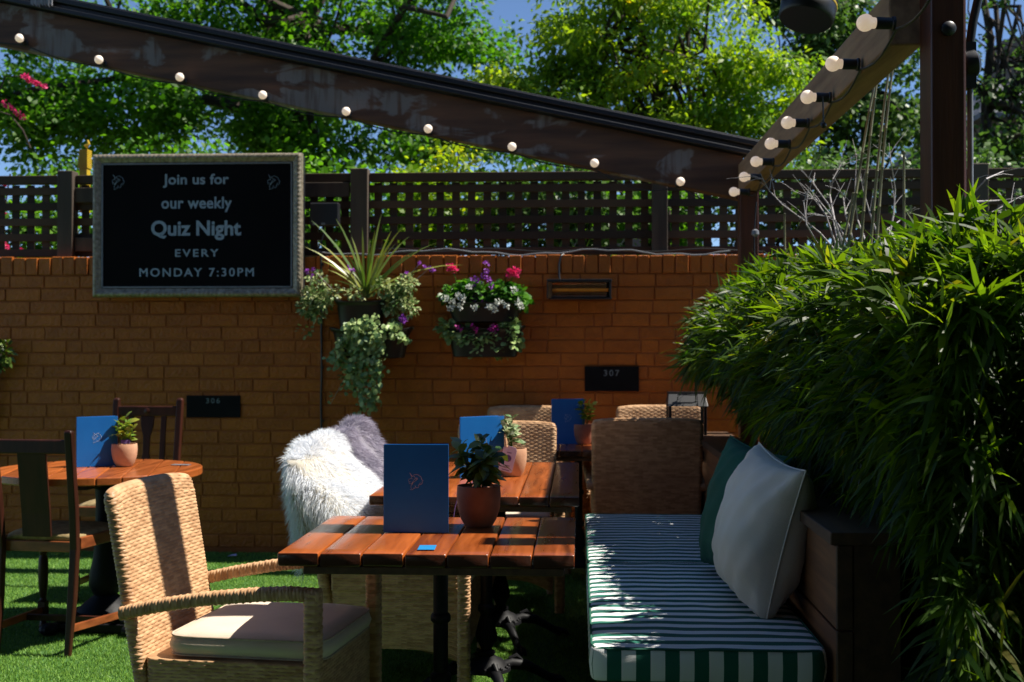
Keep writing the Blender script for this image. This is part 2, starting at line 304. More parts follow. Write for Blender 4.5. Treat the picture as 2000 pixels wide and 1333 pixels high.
V = np.zeros((nb, 3, 3)); V[:, 0, 0] = px-ca*ww; V[:, 0, 1] = py-sa*ww; V[:, 1, 0] = px+ca*ww; V[:, 1, 1] = py+sa*ww; V[:, 2, 0] = px+ln[:, 0]; V[:, 2, 1] = py+ln[:, 1]; V[:, 2, 2] = hh
tag(link_mesh('turf_blades', V.reshape(-1, 3), np.arange(nb*3).reshape(-1, 3), M['blade'], rnd=np.repeat(rng.random(nb), 3), sharp=0, smooth=False), 'short bright green artificial turf blades over the patio', 'turf', kind='stuff')

# ------------------------------------------------------------------ brick wall
WT = 1.905
wall = thing('brick_wall', (-.5, WY, 0), 'orange painted brick wall with a brick-on-edge top course running behind all the tables', 'wall')
m = MB(); m.bb(-6, 4.5, WY+.0040, WY+.215, 0, WT-.012); part('mortar', m, M['mortar'], wall, smooth=False)
b = MB()
def brick(x0, x1, z0, z1, out=0, y1=None, rough=.0022):
    b.rv = random.random(); e = .0032; j = lambda s=rough: random.uniform(-s, s); y = WY-out+random.uniform(-.0035, .0022); yb = WY+.012 if y1 is None else y1
    nx = 4; nz = 2; vs = []; fs = []
    for iz in range(nz+1):
        for ix in range(nx+1):
            ex = e if ix == 0 else (-e if ix == nx else 0); ez = e if iz == 0 else (-e if iz == nz else 0)
            vs.append((x0+(x1-x0)*ix/nx+ex+j(.0012), y+j(.0012), z0+(z1-z0)*iz/nz+ez+j(.0010)))
    fs += [(a, a+1, a+nx+2, a+nx+1) for iz in range(nz) for ix in range(nx) for a in [iz*(nx+1)+ix]]
    ring = [ix for ix in range(nx+1)]+[nx+(nx+1)*iz for iz in range(1, nz+1)]+[(nx+1)*nz+ix for ix in range(nx-1, -1, -1)]+[(nx+1)*iz for iz in range(nz-1, 0, -1)]
    o1 = len(vs)
    for i in ring:
        x, yy, z = vs[i]; iz, ix = divmod(i, nx+1); X = x0 if ix == 0 else (x1 if ix == nx else x); Z = z0 if iz == 0 else (z1 if iz == nz else z); vs.append((X, y+.0032, Z))
    o2 = len(vs); n_ = len(ring)
    for k in range(n_): X, _, Z = vs[o1+k]; vs.append((X, yb, Z))
    for k in range(n_): q = (k+1) % n_; fs += [(ring[q], ring[k], o1+k, o1+q), (o1+q, o1+k, o2+k, o2+q)]
    fs.append(tuple(o2+k for k in range(n_))); b.add(vs, fs)
ch = .0835; nz_ = 21; z = WT-.118-nz_*ch
for c in range(nz_+1):
    x = -6+(.0 if c % 2 else .118)+random.uniform(-.015, .015)
    while x < 4.4:
        L = .232 if random.random() > .12 else .112
        L += random.uniform(-.008, .008)
        if z+.01 > 0 or z+ch > .02: brick(x, x+L-.008, max(z+.004, .001), z+ch-.005+random.uniform(-.002, .002), out=.004 if c > nz_-3 else .001)
        x += L
    z += ch
    if c == nz_-1: break
x = -6
while x < 4.4: L = .082+random.uniform(-.007, .007); brick(x, x+L-.007, WT-.114, WT+random.uniform(-.005, .004), out=random.uniform(.006, .014), y1=WY+.21); x += L
part('brick', b, M['brick'], wall, sharp=.28)

pub = thing('unseen_shade_building', (0, -4.5, 0), 'unseen tall dark brick building added behind the viewer to deepen the shade', 'building')  # out of view, added to block sky light and darken the shadows
n = MB(); n.bb(-9, 9, -8, -4.5, 0, 7.5); part('wall', n, mk('shade_building_brick', (.10, .06, .045), (.07, .04, .03), rough=.85, scale=4), pub, smooth=False)
for i in range(5): n = MB(); n.bb(-7.2+i*3.2, -6.0+i*3.2, -4.5, -4.46, 3.6, 5.4); part('window', n, M['blackmetal'], pub, smooth=False)
n = MB(); n.bb(-9.3, 9.3, -8.3, -4.2, 7.5, 7.7); part('roof', n, M['slate'], pub, smooth=False)

# unseen awning added above and behind the camera to shade the foreground
aw = thing('added_shade_awning', (0, -1, 0), 'unseen grey fabric awning added to shade the near end of the patio', 'awning')
n = MB(); k = 14
for i in range(k): x0 = -5+i*10/k; n.rv = .5; n.prism([(x0, 2.86+.02*(i % 2)), (x0+10/k, 2.86+.02*((i+1) % 2)), (x0+10/k, 2.872+.02*((i+1) % 2)), (x0, 2.872+.02*(i % 2))], -4.4, 2.95)
part('canopy', n, mk('shade_awning_fabric', (.16, .16, .17), (.13, .13, .14), rough=.9, scale=3), aw, smooth=False)
for x in (-4.9, 4.9): n = MB(); n.bb(x-.05, x+.05, 2.8, 2.9, 0, 2.85); part('post', n, M['postwood'], aw, smooth=False)

# ------------------------------------------------------------------ trellis fence
FZ = 2.45; FY = WY+.10
fence = thing('trellis_fence', (0, FY, WT), 'dark square-lattice timber trellis fence standing on top of the orange brick wall', 'fence')
def lattice(x0, x1, ztop=FZ-.07, zb=WT+.012):
    n = MB(); sw = .050; pt = .1015
    x = x0+.03
    while x < x1: n.rv = random.random(); n.bb(x, x+sw+random.uniform(-.002, .002), FY+.022, FY+.034, zb, ztop+.01); x += pt
    z = zb
    while z < ztop: n.rv = random.random(); n.bb(x0, x1, FY+.002, FY+.0215, z, min(z+sw, ztop+.01)); z += pt
    n.rv = .6; return part('lattice_panel', n, M['lattice'], fence, bevel=.002, smooth=False)
def xw(px_, Y=FY): return PY(px_, 400, Y).x
posts = [(118, 148), (687, 721), (1273, 1303), (1893, 1926)]
edges = [-5.9]+[v for a, c in posts for v in (xw(a), xw(c))]+[4.4]
for i in range(0, len(edges), 2): lattice(edges[i], edges[i+1])
for i in range(0, len(edges), 2):
    n = MB(); n.bb(edges[i]+.004, edges[i+1]-.004, FY-.014, FY+.05, FZ-.055, FZ); part('top_rail', n, M['lattice'], fence, bevel=.004, smooth=False)
for a, c in posts: n = MB(); n.bb(xw(a), xw(c), FY-.055, FY+.045, WT-.0, FZ+.025); part('post', n, M['oldwood'], fence, bevel=.005, smooth=False)
for xa, xb, ya, yb in ((597, 684, 386, 358), (150, 250, 394, 365), (150, 250, 490, 463)): n = MB(); n.bb(xw(xa), xw(xb), FY-.03, FY-.002, PY(600, ya, FY).z, PY(600, yb, FY).z); part('cross_rail', n, M['oldwood'], fence, bevel=.003, smooth=False)

# ------------------------------------------------------------------ pergola
BY = 7.22
pg = thing('pergola', (1.0, 5.4, 0), 'weathered timber pergola with a sloping rafter and a beam over the striped bench', 'pergola')
def slope(x0, x1, yb0, yb1, hgt, y0, y1, Y):
    A = PY(x0, yb0, Y); B = PY(x1, yb1, Y); return [(A.x, A.z), (B.x, B.z), (B.x, B.z+hgt), (A.x, A.z+hgt)], A, B
pts, A, B_ = slope(-260, 1452, 34, 391, .258, BY, BY+.09, BY)
n = MB(); k = 34
for i in range(k):
    pass
n.prism(pts, BY, BY+.10); part('rafter', n, M['pergola'], pg, bevel=.006, smooth=False)
rl = thing('awning_rail', (A.x, BY+.05, 2), 'glossy black metal awning rail along the top of the sloping rafter', 'rail')
# rail lies on the rafter and is fixed to it: made a part of the pergola
bpy.data.objects.remove(rl)
n = MB(); e0 = PY(-260, 34, BY); e1 = PY(1487, 398.3, BY); up = .258
def strip(dz0, dz1, ya, yb):
    n.prism([(e0.x, e0.z+dz0), (e1.x, e1.z+dz0), (e1.x, e1.z+dz1), (e0.x, e0.z+dz1)], ya, yb)
strip(up+.004, up+.034, BY-.052, BY+.10); strip(up+.034, up+.062, BY-.022, BY+.095); strip(up+.062, up+.096, BY-.045, BY+.09); strip(up+.0965, up+.106, BY-.03, BY+.085)
part('awning_rail', n, M['blackmetal'], pg, bevel=.005, smooth=False)
n = MB(); q = PY(80, 12, BY-.07)
for i in range(7): x = q.x-.062+i*.019; n.prism([(x, q.z+.30), (x+.017, q.z+.30), (x+.0165+.002*(i % 2), q.z-.004*(i % 3)), (x+.001, q.z+.002*(i % 2)+.012)], BY-.075-.004*(i % 2), BY-.065)
part('awning_flap', n, mk('frayed_grey_fabric', (.26, .26, .28), (.18, .18, .20), rough=.9, scale=30), pg, smooth=False)
# side beam running towards the camera
n = MB(); n.bb(.93, 1.031, 3.735, BY-.003, 2.215, 2.385); part('beam', n, mk('greyed_beam_timber', (.38, .235, .125), (.19, .11, .06), rough=.7, scale=5, stretch=(6, .5, 5), bump=.0012, bscale=14), pg, bevel=.006, smooth=False)
n = MB(); n.bb(.925, 1.03, BY-.12, BY-.012, 0, 2.213); part('post', n, M['postwood'], pg, bevel=.005, smooth=False)
pp = PY(1820, 300, 3.6)
n = MB(); n.bb(pp.x, pp.x+.100, 3.6, 3.73, 0, 2.75); tp = part('post', n, M['postwood'], pg, bevel=.009, smooth=False); tp['label'] = 'tall dark red-brown post rising out of the bamboo'
n = MB(); q = PY(1852, 57, 3.6); n.lathe([(.001, -.003), (.021, -.003), (.021, .004), (.015, .009), (.001, .010)], q+Vector((0, -.004, 0)), 20, Matrix.Rotation(PI/2, 3, 'X')); part('bolt', n, M['blackmetal'], tp)
# nearer rafter, above the picture: its shadow crosses the table and the chair
n = MB(); n.prism([(1.12, 2.40), (1.12, 2.58), (-4.2, 3.62), (-4.2, 3.44)], 3.80, 3.97); part('rafter', n, M['pergola'], pg, bevel=.006, smooth=False)

# conduit with round junction box on the tall post
cd = thing('wall_conduit', (pp.x+.125, 3.66, 0), 'grey conduit pipe with a round black junction box beside the tall post', 'conduit')
q = PY(1892, 125, 3.66)
n = MB(); n.tube([(q.x+.004, 3.66, .2), (q.x+.004, 3.66, q.z-.05)], .0085, 10); part('pipe', n, M['conduit'], cd)
n = MB(); n.tube([(q.x, 3.66, q.z+.03), (q.x+.012, 3.66, q.z+.12), (q.x+.03, 3.66, q.z+.2), (q.x+.05, 3.66, q.z+.5)], .013, 10); part('flex_hose', n, M['cable'], cd)
n = MB(); n.lathe([(.001, -.02), (.036, -.02), (.04, -.012), (.04, .015), (.03, .024), (.001, .024)], (q.x+.002, 3.66, q.z), 24, Matrix.Rotation(R(78), 3, 'Y')); n.bb(q.x-.014, q.x+.016, 3.64, 3.68, q.z-.075, q.z+.06); part('junction_box', n, M['blackmetal'], cd)

# ------------------------------------------------------------------ festoon lights
def bulb_mb(c, ax):
    ax = Vector(ax).normalized(); Mx = ax.to_track_quat('Z', 'Y').to_matrix(); s = MB(); r = .0255
    s.lathe([(.0125, -.036), (.016, -.028)]+[(r*math.sin(a), -r*math.cos(a)) for a in [R(t) for t in range(40, 180, 14)]]+[(.001, r)], c, 20, Mx)
    k = MB(); k.lathe([(.021, -.085), (.021, -.078), (.017, -.075), (.018, -.034), (.0155, -.03)], c, 16, Mx); return s, k
def festoon(loc, pts, ax, label, cable):
    t = thing('string_lights', loc, label, 'string lights', 'festoon lights along the pergola timbers')
    n = MB(); n.tube(cable, .0042, 7); part('cable', n, M['cable'], t)
    for c in pts:
        s, k = bulb_mb(c, ax); k_ = part('lamp_holder', k, M['cable'], t); part('bulb', s, M['bulb'], k_)
    return t
c1 = [(38, 75), (193, 117), (351, 151), (513, 186), (676, 218), (836, 252), (1000, 287), (1161, 319), (1329, 355)]
P1 = [PY(x, y, BY-.09) for x, y in c1]
cab = []
for i in range(-1, len(P1)):
    a = P1[i] if i >= 0 else PY(-120, 40, BY-.09); c = P1[i+1] if i+1 < len(P1) else PY(1418, 384, BY-.09)
    for j in range(6): t = j/6; p = a.lerp(c, t); cab.append((p.x, BY-.012-(.012 if j else .0), p.z-.022-.05*math.sin(PI*t)*(1.35 if i == 7 else .55)))
festoon((P1[4].x, BY, 2.2), P1, (.06, -1, .05), 'row of nine round opal bulbs on a black cable along the sloping rafter', cab)
xs2 = [1433, 1453, 1476, 1505, 1538, 1577, 1627, 1690]; ys2 = [375, 346, 316, 281, 240, 190, 125, 45]
P2 = []
for x, y in zip(xs2, ys2):
    d = ray(x, y); t = .835/d.x; P2.append(Vector((0, 0, H))+d*t)
cab = []
for i in range(len(P2)):
    a = P2[i]; c = P2[i+1] if i+1 < len(P2) else P2[i]+(P2[i]-P2[i-1])
    for j in range(5): t = j/5; p = a.lerp(c, t); cab.append((.924, p.y, p.z-.02-.03*math.sin(PI*t)))
fs2 = festoon((.9, 5, 2.2), P2, (-1, -.05, .03), 'row of eight round opal bulbs in black holders along the pergola side beam', cab)
p = PY(1607, 200, 4.3); n = MB(); n.tube([(p.x, 4.3, p.z+.02), (p.x+.002, 4.3, p.z-.07)], .0025, 6); n.ball((p.x+.002, 4.3, p.z-.08), .011, 8); part('plug', n, M['cable'], fs2)
p = PY(1477, 395, BY-.2); n = MB(); n.tube([(p.x, BY-.2, p.z), (p.x-.012, BY-.2, p.z-.17), (p.x-.01, BY-.2, p.z-.5)], .004, 6)
part('cable_drop', n, M['cable'], fs2)
q = PY(1475, 455, BY-.2); n = MB(); n.lathe([(.005, .02), (.02, .012), (.022, -.01), (.008, -.022)], q, 14); part('socket', n, M['conduit'], fs2)

# ceiling heater hanging at the top edge
q = PY(1582, 0, 3.3)
ht = thing('hanging_heater', (q.x, 3.3, q.z), 'dark cylindrical heater head hanging at the top of the picture', 'heater')
Mh = Matrix.Rotation(R(14), 3, 'Y') @ Matrix.Rotation(R(-14), 3, 'X')
n = MB(); n.lathe([(.001, -.062), (.068, -.062), (.073, -.056), (.074, -.02), (.071, -.015), (.073, -.01), (.073, .12), (.05, .14), (.001, .14)], q, 32, Mh); part('housing', n, M['blackmetal'], ht)
n = MB(); n.lathe([(.0745, -.0195), (.0755, -.016), (.0745, -.0125)], q, 32, Mh); part('trim_ring', n, M['yellow'], ht)
n = MB(); n.tube([q+Vector((.03, .02, .06)), q+Vector((.09, .04, .08)), q+Vector((.12, .05, .3))], .018, 10); part('bracket', n, M['blackmetal'], ht)

# ------------------------------------------------------------------ lettering helpers
def text_mesh(s, x0, x1, z0, z1, y, mat, parent, bold=.0, name='lettering', space=1.0, shear=0):
    cu = bpy.data.curves.new('t', 'FONT'); cu.body = s; cu.size = 1; cu.offset = bold; cu.space_character = space; cu.shear = shear; cu.resolution_u = 4
    o = bpy.data.objects.new('t', cu); col.objects.link(o); dg = bpy.context.evaluated_depsgraph_get(); dg.update()
    me = bpy.data.meshes.new_from_object(o.evaluated_get(dg)); bpy.data.objects.remove(o)
    V = np.array([v.co[:] for v in me.vertices]); F = [tuple(p.vertices) for p in me.polygons]; mn, mx = V.min(0), V.max(0)
    W = np.zeros_like(V); W[:, 0] = x0+(V[:, 0]-mn[0])/(mx[0]-mn[0])*(x1-x0); W[:, 2] = z0+(V[:, 1]-mn[1])/(mx[1]-mn[1])*(z1-z0); W[:, 1] = y
    bpy.data.meshes.remove(me); return link_mesh(name, W, F, mat, parent, smooth=False)
EMB = [[(585, 330), (640, 395), (690, 485)], [(600, 345), (668, 480)],
 [(690, 490), (640, 560), (560, 595), (540, 640), (572, 690), (558, 740), (590, 782), (670, 770), (722, 700), (760, 620), (805, 575), (830, 540), (790, 490), (735, 480)],
 [(700, 490), (740, 432), (800, 410), (870, 400), (950, 420), (1040, 482), (1078, 560), (1085, 615), (1142, 642), (1108, 682), (1100, 760), (1050, 812), (982, 800), (958, 850), (965, 920), (930, 945), (842, 935)],
 [(722, 700), (690, 780), (648, 850), (640, 920), (668, 985), (602, 1015), (680, 1027), (732, 992), (760, 940), (792, 985), (808, 930), (842, 860), (795, 850)],
 [(850, 530), (880, 560), (912, 540), (918, 600), (870, 622), (845, 580), (850, 530)], [(870, 622), (790, 680), (722, 742), (680, 825)], [(575, 700), (640, 700)], [(1030, 720), (1000, 780)], [(655, 560), (710, 580)]]
def emblem(fn, scale, rad, mat, parent, local=True):     # fn maps (u, v) in metres on the face to 3D
    n = MB()
    for pl in EMB:
        pts = [fn((x-842)/610*scale, (665-y)/610*scale) for x, y in pl]; n.tube(pts, rad, 5)
    return part('emblem', n, mat, parent, local=local)

# ------------------------------------------------------------------ quiz sign
SY = WY-.16
a = PY(180, 297, SY); c = PY(588, 580, SY); x0, x1, z0, z1 = a.x, c.x, c.z, PY(384, 300, SY).z
sg = thing('sign_board', ((x0+x1)/2, SY+.05, z0), 'large black quiz night board in a silver frame hanging on the orange wall', 'sign')
fw = .062
n = MB(); n.bb(x0+.03, x1-.03, SY+.012, SY+.06, z0+.03, z1-.03); part('board', n, M['board'], sg, smooth=False)
n = MB(); n.bb(x0+.006, x1-.006, SY+.062, SY+.135, z0+.006, z1-.006); part('backing_box', n, M['blackmetal'], sg, smooth=False)
n = MB()
prof = [(0, .058), (0, .012), (.006, .002), (.018, -.006), (.034, -.002), (.040, .006), (.046, .003), (.056, .010), (.062, .020), (.062, .058)]
def fr(t, p, side):
    o_, y_ = p
    return {0: (x0+o_+t*(x1-x0-2*o_), SY+y_, z1-o_), 1: (x1-o_, SY+y_, z1-o_-t*(z1-z0-2*o_)), 2: (x1-o_-t*(x1-x0-2*o_), SY+y_, z0+o_), 3: (x0+o_, SY+y_, z0+o_+t*(z1-z0-2*o_))}[side]
for sd in range(4):
    vs = []; L = (x1-x0) if sd % 2 == 0 else (z1-z0); K = int(L/.0065)
    for i in range(K+1):
        for j, p in enumerate(prof):
            q = list(p)
            if 2 <= j <= 5: q[1] -= .0055*(.5+.5*math.cos(2*PI*(i/4.3+j*.22)))
            vs.append(fr(i/K, q, sd))
    m_ = len(prof); n.add(vs, [(i*m_+j, i*m_+j+1, (i+1)*m_+j+1, (i+1)*m_+j) for i in range(K) for j in range(m_-1)])
part('frame', n, M['silver'], sg, sharp=0)
n = MB()
for (ax, bx, az, bz) in ((x0+fw-.004, x0+fw+.006, z0+fw, z1-fw), (x1-fw-.006, x1-fw+.004, z0+fw, z1-fw), (x0+fw, x1-fw, z0+fw-.004, z0+fw+.006), (x0+fw, x1-fw, z1-fw-.006, z1-fw+.004)): n.bb(ax, bx, SY+.004, SY+.02, az, bz)
part('inner_lip', n, M['conduit'], sg, smooth=False)
for s, xa, xb, ya, yb, bo, sh, sp_ in (('Join us for', 317, 446, 340, 367, .022, 0, 1.02), ('our weekly', 314, 452, 385, 415, .022, 0, 1.04), ('Quiz Night', 294, 470, 431, 470, .028, 0, 1.0), ('EVERY', 341, 426, 487, 502, .018, 0, 1.3), ('MONDAY 7:30PM', 271, 495, 524, 541, .018, 0, 1.28)):
    text_mesh(s, PY(xa, ya, SY).x, PY(xb, ya, SY).x, PY(xa, yb, SY).z, PY(xa, ya, SY).z, SY+.0105, M['chalk'], sg, bo, space=sp_)
for ex in (230, 534):
    e = PY(ex, 355, SY); emblem(lambda u, v, e=e: (e.x+u, SY+.010, e.z+v), .082, .0012, M['chalk'], sg, local=False)

# plaques
for (xa, ya, xb, yb, s, tx, lab) in ((364, 773, 469, 816, '306', (404, 431, 778, 788), 'flat black plaque numbered 306 on the orange wall'), (1142, 716, 1248, 765, '307', (1179, 1209, 723, 735), 'flat black plaque numbered 307 on the orange wall')):
    a = PY(xa, ya, WY-.012); c = PY(xb, yb, WY-.012)
    t = thing('number_plaque', ((a.x+c.x)/2, WY-.01, c.z), lab, 'plaque', 'table number plaques on the wall')
    n = MB(); n.bb(a.x, c.x, WY-.012, WY-.004, c.z, a.z); part('plate', n, M['plaque'], t, bevel=.001, smooth=False)
    text_mesh(s, PY(tx[0], 0, WY-.012).x, PY(tx[1], 0, WY-.012).x, PY(tx[0], tx[3], WY-.012).z, PY(tx[0], tx[2], WY-.012).z, WY-.0135, M['chalk2'], t, .01, name='digits', space=1.35)

# floodlight beside the sign, on the fence
a = PY(608, 398, WY+.02); c = PY(664, 452, WY+.02)
t = thing('flood_light', ((a.x+c.x)/2, WY+.02, c.z), 'black floodlight mounted on the trellis just right of the quiz board', 'floodlight')
n = MB(); n.bb(a.x, c.x, WY-.03, WY+.04, c.z+.03, a.z); part('housing', n, M['blackmetal'], t, bevel=.008, smooth=False)
for lo_ in (.02, .075): n = MB(); n.bb(a.x+lo_, a.x+lo_+.025, WY-.034, WY-.031, c.z+.035, c.z+.05); part('lamp_lens', n, M['conduit'], t, smooth=False)
n = MB(); n.tube([(a.x+.08, WY+.01, c.z+.03), (a.x+.085, WY, c.z-.02), (a.x+.04, WY-.005, WT+.02)], .006, 6); part('bracket', n, M['cable'], t)

# cables
def cable(pts, r, label, name='cable', mat='cable', clips=()):
    n = MB(); n.tube(pts, r, 7)
    for cpt in clips: n.box(cpt, (.018, .012, .016))
    o = part(name, n, M[mat], base=tuple(Vector(pts[0]))); return tag(o, label, 'cable')
xs_ = PY(628, 600, WY-.01).x
cable([(xs_+random.uniform(-.003, .003), WY-.012, PY(628, y, WY).z) for y in range(498, 905, 30)], .007, 'black cable clipped straight down the orange wall left of the fur covered chairs', clips=[(xs_+.006, WY-.012, PY(628, y, WY).z) for y in (517, 718, 822)])
n0 = PY(620, 492, WY+.03)
cable([PY(x, 493+5*math.sin(x*.02)+2*math.sin(x*.07), WY-.012+.02*math.sin(x*.013)) for x in range(610, 1440, 24)], .0052, 'thin grey cable lying loosely along the top of the orange wall', mat='conduit')
cable([PY(x, 490+3*math.sin(x*.03+1), WY+.03) for x in range(740, 1500, 30)], .008, 'thick black cable running along the foot of the trellis')

# wall heater
HY = WY-.16; a = PY(1068, 548, HY); c = PY(1195, 583, HY)
t = thing('wall_heater', ((a.x+c.x)/2, WY-.08, c.z), 'long infrared bar heater with an amber tube fixed near the wall top', 'heater')
n = MB(); xl, xr, zt, zb = a.x, c.x, a.z+.008, c.z
n.bb(xl, xr, HY, HY+.11, zt-.018, zt); n.bb(xl+.02, xr, HY+.004, HY+.11, zb-.004, zb+.005); n.bb(xl, xl+.006, HY+.002, HY+.11, zb, zt-.018); n.bb(xr-.014, xr-.003, HY+.002, HY+.11, zb, zt-.018); n.bb(xl, xr, HY+.111, HY+.13, zb, zt); part('housing', n, M['blackmetal'], t, bevel=.002, smooth=False)
n = MB(); n.add([(xl+.03, HY+.02, zb+.012), (xr-.03, HY+.02, zb+.012), (xr-.03, HY+.085, zb+.03), (xl+.03, HY+.085, zb+.03), (xl+.03, HY+.085, zt-.03), (xr-.03, HY+.085, zt-.03), (xl+.03, HY+.02, zt-.02), (xr-.03, HY+.02, zt-.02)], [(0, 1, 2, 3), (3, 2, 5, 4), (4, 5, 7, 6)]); part('reflector', n, M['bronze'], t, smooth=False)
n = MB(); n.tube([(xl+.02, HY+.045, (zb+zt)/2-.006), (xr-.02, HY+.045, (zb+zt)/2-.006)], .011, 12); part('heating_tube', n, M['tubeglass'], t)
n = MB(); n.box((xl+.017, HY+.01, (zb+zt)/2-.008), (.03, .008, zt-zb-.02)); part('end_cap', n, M['bronze'], t, smooth=False)
n = MB()
for i in range(46): xx = xl+.035+i*(xr-xl-.07)/45; n.bar((xx, HY+.006, zb+.003), (xx, HY+.006, zt-.018), .0012, .0012)
part('guard_wires', n, M['blackmetal'], t, smooth=False)
n = MB(); q = PY(1092, 500, WY-.02); n.tube([(q.x+.03, WY+.01, WT+.01), (q.x+.012, WY-.02, WT-.005), (q.x, WY-.022, WT-.06), (q.x+.001, WY-.022, zt+.03), (q.x+.006, WY-.03, zt)], .0065, 7); part('power_lead', n, M['cable'], t)

# ------------------------------------------------------------------ woven cane work
def rrect(a, b, r, n):
    r = min(r, a*.98, b*.98); seg = [(2*(a-r)), PI*r/2, 2*(b-r), PI*r/2]*2; tot = sum(seg); P = []; N = []
    cs = [(a-r, b-r), (-(a-r), b-r), (-(a-r), -(b-r)), (a-r, -(b-r))]
    for i in range(n):
        s = tot*i/n; k = 0
        while s > seg[k]: s -= seg[k]; k += 1
        q = k//2   # 0 bottom, 1 right, 2 top, 3 left
        if k in (0,): p = (-(a-r)+s, -b); nn = (0, -1)
        elif k == 1: g = -PI/2+s/r; p = (a-r+r*math.cos(g), -(b-r)+r*math.sin(g)); nn = (math.cos(g), math.sin(g))
        elif k == 2: p = (a, -(b-r)+s); nn = (1, 0)
        elif k == 3: g = s/r; p = (a-r+r*math.cos(g), b-r+r*math.sin(g)); nn = (math.cos(g), math.sin(g))
        elif k == 4: p = (a-r-s, b); nn = (0, 1)
        elif k == 5: g = PI/2+s/r; p = (-(a-r)+r*math.cos(g), b-r+r*math.sin(g)); nn = (math.cos(g), math.sin(g))
        elif k == 6: p = (-a, b-r-s); nn = (-1, 0)
        else: g = PI+s/r; p = (-(a-r)+r*math.cos(g), -(b-r)+r*math.sin(g)); nn = (math.cos(g), math.sin(g))
        P.append(p); N.append(nn)
    return np.array(P), np.array(N), tot
HB = rng.random((997,))
def weave(name, frames, mat, parent, pitch=.0100, stake=.0225, A=.0036, rad=.9, warp=None, cap=True, sub=5):
    """frames: (centre, right vector, forward vector, half width, half depth); rows run round the section, stakes along the path"""
    C = np.array([f[0] for f in frames], float); Rv = np.array([f[1] for f in frames], float); Fv = np.array([f[2] for f in frames], float); ab = np.array([[f[3], f[4]] for f in frames], float)
    cl = np.concatenate([[0], np.cumsum(np.linalg.norm(np.diff(C, axis=0), axis=1))]); L = cl[-1]; nr = max(2, int(L/pitch))*sub; s = np.linspace(0, L, nr+1)
    ip = lambda arr: np.stack([np.interp(s, cl, arr[:, k]) for k in range(arr.shape[1])], 1)
    Cs, Rs, Fs, AB = ip(C), ip(Rv), ip(Fv), ip(ab); mid = ab.max(0); _, _, tot = rrect(mid[0], mid[1], min(mid)*rad, 8)
    ns = max(2, round(tot/stake/2)*2); n = ns*sub; P, N, tot = rrect(mid[0], mid[1], min(mid)*rad, n)
    p = np.arange(n)/sub; row = s/L*(nr/sub); ri = np.minimum(np.floor(row+1e-6), nr/sub-1); fr_ = np.clip(row-ri, 0, 1)
    prof_ = np.sin(PI*np.clip(fr_, .0, 1))**.5
    alt = .5+.5*np.cos(PI*(p[None, :]+ri[:, None])); hs = prof_[:, None]*(.40+.60*alt); hk = .42*np.clip(np.cos(PI*(p-np.round(p))*1.5), 0, 1)[None, :]*np.ones((nr+1, 1))
    h = A*(np.maximum(hs, hk)-.4); h += A*.12*rng.normal(size=h.shape)
    x = P[None, :, 0]*(AB[:, 0]/mid[0])[:, None]+N[None, :, 0]*h; y = P[None, :, 1]*(AB[:, 1]/mid[1])[:, None]+N[None, :, 1]*h
    V = Cs[:, None, :]+Rs[:, None, :]*x[:, :, None]+Fs[:, None, :]*y[:, :, None]; V = V.reshape(-1, 3)
    if warp is not None: V = warp(V)
    i = np.arange(nr)[:, None]*n; k = np.arange(n)[None, :]; k2 = (k+1) % n; F = np.stack([i+k, i+k2, i+n+k2, i+n+k], 2).reshape(-1, 4)
    cell = (ri[:, None]*131+np.floor((p[None, :]+ri[:, None])/2)*17).astype(int) % 997; rn = HB[cell].ravel()
    V = list(map(tuple, V)); F = [tuple(int(q) for q in f) for f in F]
    if cap: F += [tuple(range(n-1, -1, -1)), tuple(nr*n+q for q in range(n))]
    return link_mesh(name, V, F, mat, parent, local=True, rnd=rn, sharp=1.2)
def cushion(name, cx, cy, z0, ax, ay, h, mat, parent, r=.07, puff=.012, local=True, er=.02, nn=64, pip=None, wav=0, **kw):
    P, N, t = rrect(ax, ay, r, nn); V = []; F = []
    prof_ = [(.0, -er*.0, 0)]
    rings = [(.30, 0), (.75, 0), (.96, 0)]
    def ring(sc, inset, z): return [(cx+p[0]*sc-q[0]*inset, cy+p[1]*sc-q[1]*inset, z) for p, q in zip(P, N)]
    lv = [ring(.02, 0, z0), ring(.6, 0, z0), ring(1, er, z0), ring(1, er*.3, z0+er*.3), ring(1, 0, z0+er), ring(1, -.004, z0+h*.5), ring(1, 0, z0+h-er), ring(1, er*.3, z0+h-er*.3), ring(1, er, z0+h+puff*.1)]
    for sc, pf in ((.9, .45), (.75, .75), (.5, .95), (.25, 1), (.02, 1)): lv.append(ring(sc, 0, z0+h+puff*pf))
    lv = np.array(lv)
    if wav:
        s_ = np.sin(lv[:, :, 0]*23+lv[:, :, 1]*9)*np.sin(lv[:, :, 1]*17+1.3)+.5*np.sin(lv[:, :, 0]*41+2)*np.sin(lv[:, :, 1]*37); lv[7:, :, 2] += s_[7:]*wav
    m_ = len(lv); F = [(i*nn+k, i*nn+(k+1) % nn, (i+1)*nn+(k+1) % nn, (i+1)*nn+k) for i in range(m_-1) for k in range(nn)]+[tuple(range(nn-1, -1, -1)), tuple((m_-1)*nn+k for k in range(nn))]
    o = link_mesh(name, lv.reshape(-1, 3), F, mat, parent, local=local, sharp=0, **kw)
    if pip:
        n = MB()
        for zz in (z0+h-er*.25, z0+er*.25):
            loop = [(cx+p[0]-q[0]*er*.22, cy+p[1]-q[1]*er*.22, zz) for p, q in zip(P, N)]; n.tube(loop+[loop[0], loop[1]], .003, 6, cap=False)
        part('piping', n, pip, o, local=True)
    return o

